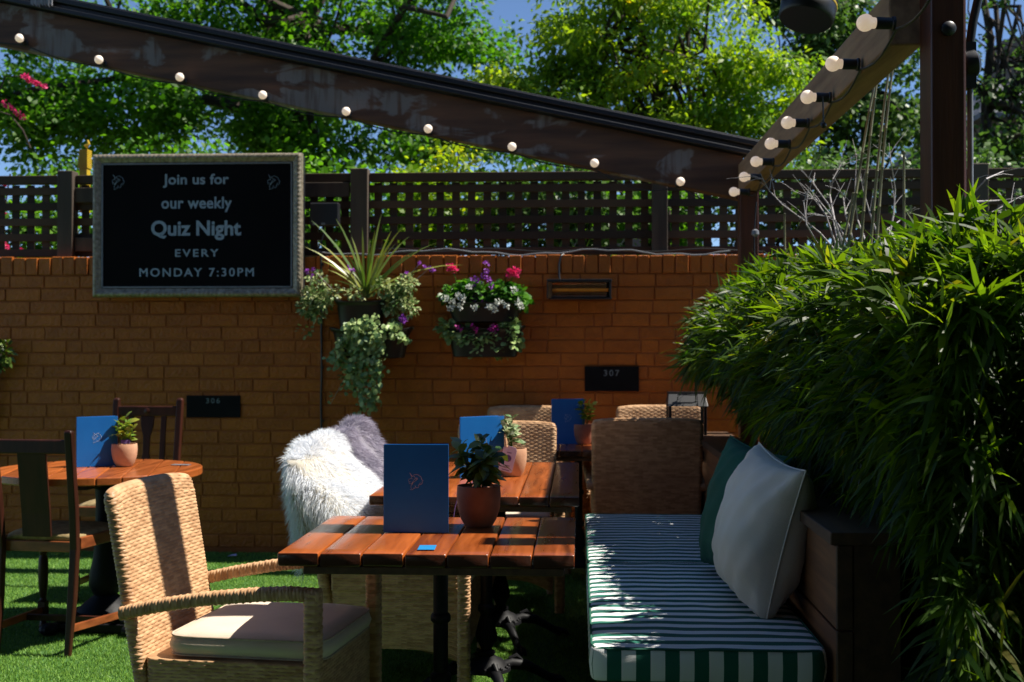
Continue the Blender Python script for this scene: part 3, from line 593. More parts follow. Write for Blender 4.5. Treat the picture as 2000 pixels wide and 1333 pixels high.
# ------------------------------------------------------------------ wicker armchairs (face local +X)
CX = Vector((1, 0, 0)); CYv = Vector((0, 1, 0))
def wicker_chair(label, group, ht_=.93, wd=.25, cushion_=True, side=False, top_in=.0):
    t = thing('wicker_armchair', (0, 0, 0), label, 'chair', group)
    def bw(V):
        z = V[:, 2]; V = V.copy(); y = V[:, 1]; k = np.clip((z-.35)/(ht_-.35), 0, 1)
        kk = (z-.12)/(ht_-.12); V[:, 0] += .040-.168*kk+.022*(y/wd)**2*k; V[:, 2] += -.014*(np.abs(y)/wd)**4*(z > ht_-.06)
        return V
    fr_ = [((-.255, 0, z), CYv, CX, a, b_) for z, a, b_ in ((.10, wd-.012, .021), (.42, wd, .022), (ht_-.03, wd+.004, .021), (ht_-.012, wd, .018), (ht_-.003, wd-.006, .012), (ht_, wd-.012, .004))]
    weave('backrest', fr_, M['wicker'], t, warp=bw)
    def sw(V):
        V = V.copy(); z = V[:, 2]; k = np.clip((.42-z)/.31, 0, 1); e = np.maximum(np.abs(V[:, 0]-.01)/.27, 0); f_ = np.abs(V[:, 1])/wd
        arch = np.where(np.abs(V[:, 0]-.01) > .24, 1-f_**3, 1-np.clip(e, 0, 1)**3); V[:, 2] = .42-(.42-z)*(1-.22*arch*k); return V
    weave('seat_skirt', [((.01, 0, z), CX, CYv, .262, wd-.004) for z in (.11, .42)], M['wicker'], t, rad=.12, warp=sw)
    for s in (-1, 1):
        y = s*(wd+.004)
        arm = [(-.315, .548), (-.20, .575), (-.06, .600), (.10, .619), (.20, .626), (.290, .624)]
        weave('arm', [((x, y+s*.028*(x+.3)/.6, z), CYv, Vector((-.1, 0, 1)), .022, .018) for x, z in arm], M['wicker'], t, pitch=.0105, stake=.022, A=.0032, rad=.55)
        weave('leg', [((.268, y+s*.026, z), CYv, CX, .0235, .0225) for z in (.634, .02)], M['wicker'], t, pitch=.0115, stake=.019, A=.004, rad=.55)
        weave('leg', [((-.245, s*(wd-.03), z), CYv, CX, a_, a_) for z, a_ in ((.12, .022), (.01, .015))], M['wicker'], t, pitch=.0125, stake=.02, A=.003, rad=.7)
        if side: weave('side_panel', [((.0, s*(wd-.008), z), CX, CYv, .245, .01) for z in (.40, .545)], M['wicker'], t, rad=.8)
    if cushion_: cushion('seat_cushion', .045, 0, .425, .242, wd-.016, .062, M['cush'], t, pip=M['piping'], wav=.0012, r=.06)
    return t
def place(t, x, y, rz): t.location = (x, y, 0); t.rotation_euler = (0, 0, R(rz)); return t
WG = 'wicker armchairs round the plank tables'
c1_ = place(wicker_chair('nearest wicker armchair with a bare beige cushion at the left of the front plank table', WG, .908, .262), -.962, 3.685, -7)
cC = wicker_chair('wicker armchair facing the camera at the far end of the middle plank table', WG, .92, .262, side=True)
def cp(src, label, x, y, rz, sc=(1, 1, 1)):
    c = copy_tree(src); c['label'] = label; place(c, x, y, rz); c.scale = sc; return c
cW = cp(cC, 'wicker armchair under the white fleece beside the middle plank table', -.680, 4.86, -3)
cW.scale = (1, .95, .972)
cG = cp(cC, 'wicker armchair under the grey fleece, farther along the middle plank table', -.660, 5.56, -3)
place(cC, -.385, 6.28, -90)
cp(cC, 'large wicker armchair seen from behind beyond the end of the striped bench', .37, 7.02, 90, (1, 1.13, 1.02))
cp(cC, 'wicker armchair against the wall behind the blue menu on the far table', -.33, 7.33, -90, (1, .9, 1.04))
cp(cC, 'wicker armchair against the wall just left of the black lantern', .50, 7.33, -90, (1, 1.0, 1.045))

# ------------------------------------------------------------------ sheepskins
def fleece(name, label, chair, mfur, mhide, wd, zt, seed, n=52000, cut=None, zb=.5, ln=.048):
    r_ = np.random.default_rng(seed); rz = chair.rotation_euler.z; cx, cy = chair.location.x, chair.location.y
    a, b_ = wd, .040
    def surf(u, v):      # u angle 0..2pi round the back, v 0 bottom .. 1 top centre
        cu, su = np.cos(u), np.sin(u); e = .45; X = np.sign(cu)*np.abs(cu)**e; Y = np.sign(su)*np.abs(su)**e
        zbm = cut(X, Y); vv = np.clip(v/.88, 0, 1); z = zbm+(zt-.03-zbm)*vv; rr = np.where(v > .88, np.cos((v-.88)/.12*PI/2), 1.0); z = z+np.where(v > .88, .03*np.sin((v-.88)/.12*PI/2), 0)
        k = np.clip((z-.35)/(zt-.35), 0, 1); bul = 1+.10*np.sin(u*3+seed)+.06*np.sin(z*20+u)
        flare = np.clip((.85-z)/.5, 0, 1); inn = np.clip(X, 0, 1)*np.clip((.93-z)/.36, 0, 1.2)**1.3*.27
        x = -.215-.168*(z-.12)/.8+X*b_*rr*bul*(1+.9*flare)+inn; y = Y*a*rr*(1+.035*np.sin(z*14+seed)); z = z-.014*np.abs(Y)**3+.010*np.sin(y*19+seed)+.022*Y
        c, s = math.cos(rz), math.sin(rz); return np.stack([cx+x*c-y*s, cy+x*s+y*c, z], -1)
    t = None
    nu, nv = 96, 30; U, Vv = np.meshgrid(np.linspace(0, 2*PI, nu, endpoint=False), np.linspace(0, 1, nv)); S = surf(U.ravel(), Vv.ravel())
    i = np.arange(nv-1)[:, None]*nu; k = np.arange(nu)[None, :]; F = np.stack([i+k, i+(k+1) % nu, i+nu+(k+1) % nu, i+nu+k], 2).reshape(-1, 4)
    t = thing('sheepskin', (cx-.28, cy, zb), label, 'sheepskin', 'fleeces thrown over the chair backs')
    link_mesh('hide', S, F, mhide, t, sharp=0)
    u = r_.uniform(0, 2*PI, n*2); v = r_.uniform(0, 1, n*2)**.8; e = 1e-3; p = surf(u, v); du = surf(u+e, v)-p; dv = surf(u, np.minimum(v+e, 1))-surf(u, np.minimum(v+e, 1)-e); nn_ = np.cross(du, dv); area = np.linalg.norm(nn_, axis=1)
    keep = r_.random(n*2) < area/np.percentile(area, 97); p, nn_ = p[keep], nrm(nn_[keep])
    ctr = np.array([cx-.28*math.cos(rz), cy, .7]); 
    low = np.stack([np.sin(p[:, 0]*31+p[:, 2]*17+seed), np.sin(p[:, 1]*37+p[:, 2]*23), np.sin(p[:, 2]*29+p[:, 1]*13+1)], 1)
    D = nn_*.75+np.array([0, -.05, -.55])+low*.36+r_.normal(size=p.shape)*.22; topm = (p[:, 2] > zt-.06)[:, None]; D = np.where(topm, nn_*.9+low*.4+r_.normal(size=p.shape)*.25, D); D = nrm(D)
    cl = .5+.5*np.sin(p[:, 1]*55+3*np.sin(p[:, 2]*24))*np.sin(p[:, 2]*41+2*np.sin(p[:, 1]*33))
    A_ = leaf_arrays(p-nn_*.004, D, r_.normal(size=p.shape), ln*r_.uniform(.55, 1.15, len(p)), .0021, 'blade', .35, rnd=np.clip(.55*cl+.45*r_.random(len(p)), 0, 1))
    leaves('fleece', [A_], mfur, t); return t
cutw = lambda X, Y: .60-.0*X+np.where(Y < -.75, .03, 0)-.16*np.exp(-((X+1)**2+(Y+.75)**2)/.22)-.10*np.clip(X, 0, 1)+.03*np.sin(Y*7)
cutg = lambda X, Y: .56-.08*np.clip(X, 0, 1)+.03*np.sin(Y*9)
fleece('w', 'fluffy white sheepskin thrown over the nearer chair back beside the middle table', cW, M['furw'], M['hide'], .30, .945, 3, 62000, cutw)
fleece('g', 'fluffy grey sheepskin over the chair back just behind the white one', cG, M['furg'], M['hideg'], .30, .965, 5, 42000, cutg)

# ------------------------------------------------------------------ plank tables on cast iron pedestals
def pedestal(x, y, parent, sc=1.0, rot=45, z_top=.705):
    n = MB(); r = sc
    n.lathe([(.03*r, z_top), (.0225*r, z_top-.02), (.0225*r, .512), (.027*r, .508), (.0305*r, .502), (.0305*r, .490), (.027*r, .484), (.0225*r, .48), (.0225*r, .335), (.031*r, .326), (.033*r, .316), (.031*r, .306), (.024*r, .30), (.022*r, .285), (.030*r, .25), (.037*r, .215), (.034*r, .19), (.023*r, .168), (.021*r, .160), (.033*r, .154), (.035*r, .146), (.028*r, .14), (.045*r, .128), (.066*r, .118), (.078*r, .10), (.092*r, .094), (.094*r, .082), (.07*r, .075), (.01, .074)], (x, y, 0), 28)
    for i in range(16):
        g = 2*PI*i/16; n.tube([(x+.020*r*math.cos(g), y+.020*r*math.sin(g), .285), (x+.0315*r*math.cos(g), y+.0315*r*math.sin(g), .245), (x+.038*r*math.cos(g), y+.038*r*math.sin(g), .215), (x+.034*r*math.cos(g), y+.034*r*math.sin(g), .192)], .0045, 6)
        n.ball((x+.085*r*math.cos(g), y+.085*r*math.sin(g), .098), .0075, 6)
    part('pedestal', n, M['iron'], parent)
    for i in range(4):
        g = R(rot)+i*PI/2; c, s = math.cos(g), math.sin(g); f = lambda d, z, o=0: (x+d*r*c-o*s, y+d*r*s+o*c, z)
        n = MB(); n.tube([f(.05, .085), f(.10, .098), (f(.16, .088)), f(.21, .06), f(.25, .036), f(.285, .022)], [.021, .023, .021, .017, .016, .02], 10)
        for o in (-.014, 0, .014): n.tube([f(.27, .030, o*.7), f(.30, .026, o), f(.318, .008, o*1.2)], [.010, .011, .006], 7)
        n.tube([f(.09, .118), f(.12, .128), f(.14, .112), f(.122, .103)], [.007, .009, .007, .004], 7)
        part('claw_foot', n, M['iron'], parent)
def plank_table(label, x0, x1, y0, y1, peds, z=.75, th=.037, np_=7, rot=0, group='plank topped tables down the patio'):
    t = thing('plank_table', ((x0+x1)/2, (y0+y1)/2, 0), label, 'table', group)
    n = MB(); pw = (x1-x0)/np_; jx = [0]*(np_+1)
    for i in range(np_):
        n.rv = [.75, .45, .85, .3, .6, .5, .15][i % 7]*.8+random.random()*.2; zz = z+random.uniform(-.0025, 0); a = x0+pw*i+.0022; b_ = x0+pw*(i+1)-.0022; ya = y0+random.uniform(-.004, .003); yb = y1+random.uniform(-.003, .003)
        # worn edges: a plank is a little bowed and its ends nibbled
        K = 10; e = .0042; prof_ = [(a+e, zz-.0004), ((a+b_)/2, zz), (b_-e, zz-.0004), (b_-e*.3, zz-e*.3), (b_, zz-e), (b_, zz-th+e), (b_-e, zz-th), (a+e, zz-th), (a, zz-th+e), (a, zz-e), (a+e*.3, zz-e*.3)]
        vs = []; m_ = len(prof_); cxp, czp = (a+b_)/2, zz-th/2
        ys = [ya, ya+e*.3, ya+e]+[ya+e+(yb-ya-2*e)*k/K for k in range(1, K)]+[yb-e, yb-e*.3, yb]; wob = [random.uniform(-.0007, .0007) for _ in ys]
        for j, yy in enumerate(ys):
            sh = {0: e, 1: e*.3, len(ys)-1: e, len(ys)-2: e*.3}.get(j, 0)
            for X, Z in prof_: vs.append((X-math.copysign(min(sh, abs(X-cxp)), X-cxp)*.6+wob[j], yy+random.uniform(-.0004, .0004), Z-math.copysign(sh, Z-czp)+wob[j]*.6))
        n.add(vs, [(j*m_+k, j*m_+(k+1) % m_, (j+1)*m_+(k+1) % m_, (j+1)*m_+k) for j in range(len(ys)-1) for k in range(m_)]+[tuple(range(m_-1, -1, -1)), tuple((len(ys)-1)*m_+k for k in range(m_))])
    part('tabletop', n, M['table'], t, sharp=.9)
    n = MB(); n.bb(x0+.07, x1-.03, y0+.012, y0+.075, z-th-.024, z-th-.003); n.bb(x0+.07, x1-.03, y1-.10, y1-.03, z-th-.024, z-th-.003); n.bb(x0+.12, x0+.16, y0+.1, y1-.12, z-th-.024, z-th-.004); n.bb(x1-.16, x1-.12, y0+.1, y1-.12, z-th-.024, z-th-.004)
    part('batten', n, M['capwood'], t, bevel=.002, smooth=False)
    for p in peds: pedestal(p[0], p[1], t, rot=p[2] if len(p) > 2 else 45)
    return t
a = PZ(541, 1079, .75); c = PZ(1124, 1079, .75); e_ = PZ(900, 1009, .75)
T1 = plank_table('front varnished plank table with the largest blue menu standing on it', a.x, c.x, a.y, e_.y, [((a.x+c.x)/2+.0, (a.y+e_.y)/2)])
a2 = PZ(720, 968, .75); c2_ = PZ(1132, 968, .75); e2 = PZ(1090, 903, .75)
q1 = PZ(950, 1350, 0); q2 = PZ(978, 1252, 0)
T2 = plank_table('middle varnished plank table beside the fleece covered chairs', a2.x, c2_.x, a2.y, e2.y, [(q1.x, q1.y, 20), (q2.x, q2.y, 20)])
T3 = plank_table('farthest plank table tucked against the wall under plaque 307', -.36, .78, 6.78, 7.24, [(.0, 7.0), (.55, 7.0)], np_=9)
# blue sticker
t = MB(); a = PZ(815, 1074, .7515); c = PZ(849, 1074, .7515); d_ = PZ(820, 1065, .7515); f_ = PZ(853, 1065, .7515)
t.add([a, c, f_, d_], [(0, 1, 2, 3)]); o = part('sticker', t, M['label'], base=tuple(a), smooth=False); tag(o, 'small blue sticker near the front edge of the front plank table', 'sticker')

# round table
rc = PZ(192, 914, .75); rr_ = .475
RT = thing('round_table', (rc.x, rc.y, 0), 'round varnished plank table on an ornate iron pedestal at the left', 'table')
n = MB(); k = 9; pw = 2*rr_/k
for i in range(k):
    u0 = -rr_+pw*i+.0015; u1 = -rr_+pw*(i+1)-.0015; n.rv = random.random(); zz = .75-random.uniform(0, .0015); pts = []
    for s in range(9): u = u0+(u1-u0)*s/8; pts.append((u, -math.sqrt(max(rr_**2-u*u, 0))))
    for s in range(9): u = u1-(u1-u0)*s/8; pts.append((u, math.sqrt(max(rr_**2-u*u, 0))))
    if i in (0, k-1): pts = [p for j, p in enumerate(pts) if j == 0 or (p[0]-pts[j-1][0])**2+(p[1]-pts[j-1][1])**2 > 1e-8]
    g = R(14); pts = [(rc.x+u*math.cos(g)-v*math.sin(g), rc.y+u*math.sin(g)+v*math.cos(g)) for u, v in pts]; m_ = len(pts)
    n.add([(x, y, zz) for x, y in pts]+[(x, y, zz-.036) for x, y in pts], [tuple(range(m_)), tuple(range(2*m_-1, m_-1, -1))]+[(j, j+m_, (j+1) % m_+m_, (j+1) % m_) for j in range(m_)])
part('tabletop', n, M['tround'], RT, bevel=.005, smooth=False)
n = MB(); n.box((rc.x, rc.y, .70), (.5, .06, .024)); n.box((rc.x, rc.y, .677), (.06, .4, .02)); part('batten', n, M['chairwood'], RT, bevel=.002, smooth=False)
n = MB(); n.lathe([(.09, .668), (.05, .65), (.047, .60), (.05, .42), (.058, .33), (.075, .25), (.078, .20), (.06, .165), (.052, .155), (.06, .148), (.085, .13), (.12, .10), (.13, .085), (.12, .075), (.01, .075)], (rc.x+.03, rc.y+.02, 0), 28); part('pedestal', n, M['iron'], RT)
n = MB()
for s_, z0_, z1_ in ((.32, .052, .074), (.37, .032, .052), (.34, .012, .032)): n.bb(rc.x+.03-s_/2, rc.x+.03+s_/2, rc.y-s_/2+.02, rc.y+s_/2+.02, z0_+.0005, z1_)
for i in range(7): n.ball((rc.x+.03-.15+i*.05, rc.y+.02-.17, .063), .014, 8, (1.2, .6, .8))
for s_ in (-1, 1):
    for s2 in (-1, 1): n.ball((rc.x+.03+s_*.19, rc.y+.02+s2*.19, .03), .034, 10, (1.3, 1.3, .85))
part('base_plate', n, M['iron'], RT, bevel=.003, smooth=False)
p = PZ(353, 908, .7512); t = MB(); t.box(p, (.085, .05, .002)); o = part('table_label', t, M['conduit'], base=tuple(p), smooth=False); tag(o, 'small shiny number strip at the right edge of the round table', 'label')

# ------------------------------------------------------------------ dining chairs (face local +X)
def dining(label, style, ht_=.95):
    t = thing('dining_chair', (0, 0, 0), label, 'chair', 'dark wooden dining chairs at the round table')
    for s in (-1, 1):
        n = MB(); w0 = .034; pr = [(-.245, 0), (-.215, .25), (-.20, .45), (-.215, .62), (-.265, ht_)]; vs = []
        for x, z in pr+[(-.266, ht_+.008)]:
            k = .75 if z < .1 else (.55 if z > ht_ else 1); hw = w0/2*k; y = s*(.165+.015*z); vs += [(x-hw, y-hw, z), (x+hw, y-hw, z), (x+hw, y+hw, z), (x-hw, y+hw, z)]
        m_ = len(vs)//4; n.add(vs, [(i*4+k, i*4+(k+1) % 4, i*4+4+(k+1) % 4, i*4+4+k) for i in range(m_-1) for k in range(4)]+[(3, 2, 1, 0), tuple(m_*4-4+k for k in range(4))])
        part('rear_leg', n, M['chairwood'], t, local=True, bevel=.005, smooth=False)
        n = MB(); x, y = .20, s*.205
        n.lathe([(.012, 0), (.017, .008), (.019, .02), (.014, .038), (.011, .05)], (x, y, 0), 16); n.bb(x-.018, x+.018, y-.018, y+.018, .05, .135)
        n.lathe([(.012, .134), (.017, .142), (.012, .152), (.016, .165), (.022, .22), (.0235, .28), (.021, .33), (.014, .35), (.019, .36), (.019, .37), (.014, .378), (.017, .39)], (x, y, 0), 16); n.bb(x-.019, x+.019, y-.019, y+.019, .39, .452)
        part('front_leg', n, M['chairwood'], t, local=True, bevel=.001)
        n = MB(); n.bar((-.222, s*.168, .115), (.19, s*.205, .095), .016, .032); part('stretcher', n, M['railwood'], t, local=True, bevel=.002, smooth=False)
    n = MB(); n.bar((.03, -.19, .10), (.03, .19, .10), .02, .028); part('stretcher', n, M['chairwood'], t, local=True, bevel=.002, smooth=False)
    n = MB(); n.bb(-.185, -.16, -.168, .168, .432, .478); n.bb(.20, .222, -.205, .205, .445, .495)
    for s in (-1, 1): n.bar((-.18, s*.178, .471), (.205, s*.212, .471), .024, .05)
    part('seat_frame', n, M['railwood'], t, local=True, bevel=.003, smooth=False)
    V = []; K = 14
    for iz, zz in enumerate((.482, .526)):
        for i in range(K+1):
            for j in range(K+1): u, v = i/K*2-1, j/K*2-1; wdt = .162+.016*(u+1); V.append((.012+u*.186, v*wdt*1.06, zz-(.020*(abs(u)**4+abs(v)**4) if iz else 0)))
    q = (K+1)**2; F = [(i*(K+1)+j, i*(K+1)+j+1, (i+1)*(K+1)+j+1, (i+1)*(K+1)+j) for i in range(K) for j in range(K)]
    rim = [j for j in range(K+1)]+[i*(K+1)+K for i in range(1, K+1)]+[K*(K+1)+j for j in range(K-1, -1, -1)]+[i*(K+1) for i in range(K-1, 0, -1)]
    F = [tuple(reversed(f)) for f in F]+[tuple(i+q for i in f) for f in F]+[(rim[k], rim[(k+1) % len(rim)], rim[(k+1) % len(rim)]+q, rim[k]+q) for k in range(len(rim))]
    link_mesh('seat_pad', V, F, M['tapestry'], t, local=True, sharp=0)
    xb = lambda z: np.interp(z, [.45, .62, ht_], [-.20, -.215, -.265])
    n = MB(); zr = ht_-.065; hh = .056 if style else .062
    for i in range(8):
        y0 = -.165+i*.04125; zc = zr-(.0 if style else 0); 
    n.bar((xb(zr)+.002, -.166, zr), (xb(zr)+.002, .166, zr), .022, hh); part('top_rail', n, M['chairwood'], t, local=True, bevel=.006, smooth=False)
    if style:
        zr2 = zr-hh/2; out = [(.038, zr2), (.036, zr2-.05), (.020, zr2-.11), (.018, zr2-.20), (.028, zr2-.26), (.030, .5)]
        n = MB(); xm = (xb(zr2)+xb(.5))/2; pr = [(y, z) for y, z in out]+[(-y, z) for y, z in reversed(out)]; vs = [(xb(z)-.006, y, z) for y, z in pr]+[(xb(z)+.006, y, z) for y, z in pr]; m_ = len(pr)
        n.add(vs, [(k, k+m_, (k+1) % m_+m_, (k+1) % m_) for k in range(m_)]+[(k, m_-1-k, m_-2-k, k+1)[::-1] for k in range(m_//2-1)]+[(k+m_, 2*m_-1-k, 2*m_-2-k, k+1+m_) for k in range(m_//2-1)])
        sp = part('splat', n, M['chairwood'], t, local=True, smooth=False, bevel=.002)
        for zc in (zr, zr2-.29):
            n = MB(); n.lathe([(.001, -.003), (.017, -.003), (.019, 0), (.014, .003), (.006, .0035), (.001, .006)], (xb(zc)+.0135, 0, zc), 20, Matrix.Rotation(PI/2, 3, 'Y')); part('roundel', n, M['chairwood'], t, local=True)
        for s in (-1, 1): n = MB(); n.bar((xb(zr2)-.0, s*.092, zr2+.001), (xb(.5), s*.088, .5), .030, .011, up=(1, 0, 0)); part('slat', n, M['chairwood'], t, local=True, bevel=.002, smooth=False)
    else:
        n = MB(); zz = [zr-.03, .75, .6, .5]; vs = []
        for z in zz: vs += [(xb(z)-.006, -.066, z), (xb(z)+.006, -.066, z), (xb(z)+.006, .066, z), (xb(z)-.006, .066, z)]
        n.add(vs, [(i*4+k, i*4+(k+1) % 4, i*4+4+(k+1) % 4, i*4+4+k) for i in range(3) for k in range(4)]+[(3, 2, 1, 0), (12, 13, 14, 15)]); part('splat', n, M['chairwood'], t, local=True, smooth=False, bevel=.002)
    return t
fA = PZ(132, 1283, 0); place(dining('dark wooden dining chair with a broad plain splat, nearest at the round table', 0, .955), fA.x-.135, fA.y+.255, 84)
bp = PY(279, 800, 6.62); cB = place(dining('dark wooden dining chair with a shaped splat behind the round table by the wall', 1, 1.03), bp.x, 6.42, -92)

# ------------------------------------------------------------------ menus
def menu(label, p, ang, h=.262, wdt=.195, back=13, emb=.045, foil='foil', ribbon=False):
    t = thing('menu', p, label, 'menu', 'blue menus standing open on the tables', R(ang))
    n = MB(); n.bb(0, wdt, -.0025, 0, 0, h); part('cover', n, M['menu'], t, local=True, bevel=.0008, smooth=False)
    n = MB(); c, s = math.cos(R(back)), math.sin(R(back)); n.add([(0, .0005, 0), (wdt*c, wdt*s, 0), (wdt*c-.003*s, wdt*s+.003*c, 0), (0, .004, 0), (0, .0005, h), (wdt*c, wdt*s, h), (wdt*c-.003*s, wdt*s+.003*c, h), (0, .004, h)], [(3, 2, 1, 0), (4, 5, 6, 7), (0, 1, 5, 4), (1, 2, 6, 5), (2, 3, 7, 6), (3, 0, 4, 7)])
    part('back_cover', n, M['menu'], t, local=True, smooth=False)
    n = MB()
    for k in range(3):
        g = R(2+k*3.3); c, s = math.cos(g), math.sin(g); ww_ = wdt-.003-.001*k; n.add([(.002, .001+.0004*k, .006), (ww_*c, ww_*s+.0008, .006), (ww_*c, ww_*s+.0008, h-.012), (.002, .001+.0004*k, h-.012)], [(0, 1, 2, 3)])
    part('pages', n, M['paper'], t, local=True, smooth=False)
    n = MB(); n.tube([(0, 0, .001), (0, .0005, h-.001)], .0032, 8); part('spine', n, M['menu'], t, local=True)
    emblem(lambda u, v: (wdt*.49+u, -.0029, h*.585+v), emb, .00042 if emb > .04 else .0006, M[foil], t)
    n = MB()
    for (a_, b2, z_) in ((.40, .58, .36), ): n.bb(wdt*a_, wdt*b2, -.0028, -.0024, h*.245, h*.251)
    part('imprint', n, M['menu'], t, local=True, smooth=False); return t
p1 = PZ(751, 1040, .7505); menu('largest blue menu facing the camera on the front plank table', p1, 0, .266, PZ(877, 1040, .7505).x-p1.x)
p = PZ(899, 934, .7505); menu('blue menu standing in full sun on the middle plank table', p, 32, .262, .215, emb=.048, foil='foilw')
p = PZ(150, 913, .7505); menu('blue menu crossed by a plant shadow on the round table', p, 30, .236, .185, emb=.044, foil='foilw')
p = PZ(1078, 868, .7505); menu('farthest blue menu partly behind a potted plant under plaque 307', p, 2, .265, .19, emb=.044, foil='foilw')

# ------------------------------------------------------------------ small potted plants
def pot(label, p, r, h, mat, plant, n_l, lsz, hw, hh, mleaf, kind='oval', seed=1, up=.2, lw=.48, cat='plant pot'):
    t = thing('potted_plant', p, label, 'potted plant', 'little terracotta pots on the tables'); rg = np.random.default_rng(seed)
    n = MB(); prof_ = [(r*.45, 0), (r*.62, .002), (r*.80, h*.18), (r*.95, h*.45), (r*1.0, h*.75), (r*.97, h*.985), (r*.955, h), (r*.90, h*.995), (r*.88, h*.93), (r*.5, h*.90), (.001, h*.90)]
    n.lathe(prof_, (0, 0, 0), 36); part('pot', n, M[mat], t, local=True)
    n = MB(); n.lathe([(r*.885, h*.91), (r*.5, h*.925), (.001, h*.93)], (0, 0, 0), 24); part('soil', n, M['soil'], t, local=True)
    P = []; D = []; st = MB(); ns = 7 if n_l < 150 else 12
    for s in range(ns):
        a_ = rg.uniform(0, 2*PI); rr0 = r*.35*rg.random(); tipx = hw*.72*rg.random()**.6; top = hh*rg.uniform(.5, .97) if s else hh
        if s == 0: tipx = hw*.1
        p0 = np.array([rr0*math.cos(a_), rr0*math.sin(a_), h*.92]); p2 = np.array([tipx*math.cos(a_), tipx*math.sin(a_), h+top]); mid = (p0+p2)/2+np.array([0, 0, .01])
        st.tube([p0, mid, p2], [.0022, .0018, .0012], 5); m_ = int(n_l/ns)
        for j in range(m_):
            tt = .25+.75*(j+1)/m_; q = (1-tt)**2*p0+2*tt*(1-tt)*mid+tt*tt*p2; g = j*2.4+rg.uniform(-.3, .3); el = (.1+up*(.5+tt) if tt < .95 else .9)+rg.normal()*.2; P.append(q); D.append((math.cos(g)*math.cos(el), math.sin(g)*math.cos(el), math.sin(el)))
    part('stem', st, M['gleaf'] if kind != 'x' else M['bark'], t, local=True)
    P = np.array(P); D = np.array(D); Nn = np.tile(np.array([0, 0, 1.0]), (len(P), 1))+rg.normal(size=P.shape)*.45; Ls = lsz*rg.uniform(.6, 1.15, len(P))
    leaves('foliage', [leaf_arrays(P, D, Nn, Ls, Ls*lw, kind, .32, rg.random(len(P)))], mleaf, t, local=True); return t
pot('dark leaved plant in the largest terracotta pot on the front plank table', PZ(935, 1028, .75), .0695, .128, 'terra', 0, 190, .060, .100, .150, M['deepleaf'], seed=4, up=-.2, lw=.52)
t2 = pot('cream edged plant in a pale pot with a lilac tag on the middle table', PZ(1000, 930, .75), .066, .122, 'terra2', 0, 76, .062, .068, .135, M['sageleaf'], seed=8, up=.45, lw=.42)
pot('lime leaved plant in a pale clay pot on the round table', PZ(243, 911, .75), .060, .107, 'terra2', 0, 64, .056, .065, .120, M['limeleaf'], seed=12, up=.35, lw=.45)
pot('bright lime plant in a clay pot on the farthest table', PZ(1140, 868, .75), .060, .118, 'terra', 0, 64, .062, .10, .125, M['limeleaf'], seed=15, up=.3, lw=.45)
pot_l = [o for o in bpy.data.objects if o.get('label', '').startswith('lime leaved')][0]
n = MB(); n.box((-.0+.012, -.02, .118), (.042, .03, .018), Matrix.Rotation(R(20), 3, 'Z')); n.box((.018, -.012, .15), (.008, .002, .07)); part('plant_label', n, M['tagink'], pot_l, local=True, bevel=.003, smooth=False)
tp = PY(992, 872, t2.location.y-.10)
tg = thing('price_tag', tp, 'lilac card tag pegged to the pot on the middle table', 'tag', rz=R(-8)); Mt = Matrix.Rotation(R(14), 3, 'Y')
n = MB(); pr = [(-.030, -.055), (.026, -.055), (.030, -.05), (.030, .044), (.020, .056), (-.020, .056), (-.030, .044)]
pr = [(Mt @ Vector((x, 0, z))) for x, z in pr]; m_ = len(pr); n.add([(v.x, -.001, v.z-.055) for v in pr]+[(v.x, .0005, v.z-.055) for v in pr], [tuple(range(m_)), tuple(range(2*m_-1, m_-1, -1))]+[(k, k+m_, (k+1) % m_+m_, (k+1) % m_) for k in range(m_)]); part('card', n, M['tagc'], tg, local=True, smooth=False)
n = MB()
for z, w_ in ((-.028, .03), (-.036, .022), (-.048, .034), (.028, .02)): v = Mt @ Vector((0, 0, z)); n.box((v.x, -.0016, v.z-.055), (w_, .0006, .003), Mt)
v = Mt @ Vector((0, 0, .003)); n.lathe([(.013, -.0003), (.015, 0), (.013, .0003)], (v.x, -.0016, v.z-.055), 18, Matrix.Rotation(PI/2, 3, 'X')); part('print', n, M['tagink'], tg, local=True, smooth=False)
n = MB(); n.bar((-.004, -.006, -.004), (-.010, -.003, .036), .009, .007); n.bar((-.002, .006, -.004), (-.010, .004, .036), .009, .007); part('peg', n, M['peg'], tg, local=True, bevel=.001, smooth=False)
q = [PZ(888, 1012, .752), None]
n = MB(); b0 = PZ(886, 1010, .752); n.tube([b0, b0+Vector((.004, .002, .03)), b0+Vector((.012, .004, .06)), b0+Vector((.026, .006, .085)), b0+Vector((.040, .01, .094))], .0016, 6)
o = part('plant_tie', n, M['tagink'], base=tuple(b0)); tag(o, 'thin purple cord standing between the front menu and its pot', 'cord')

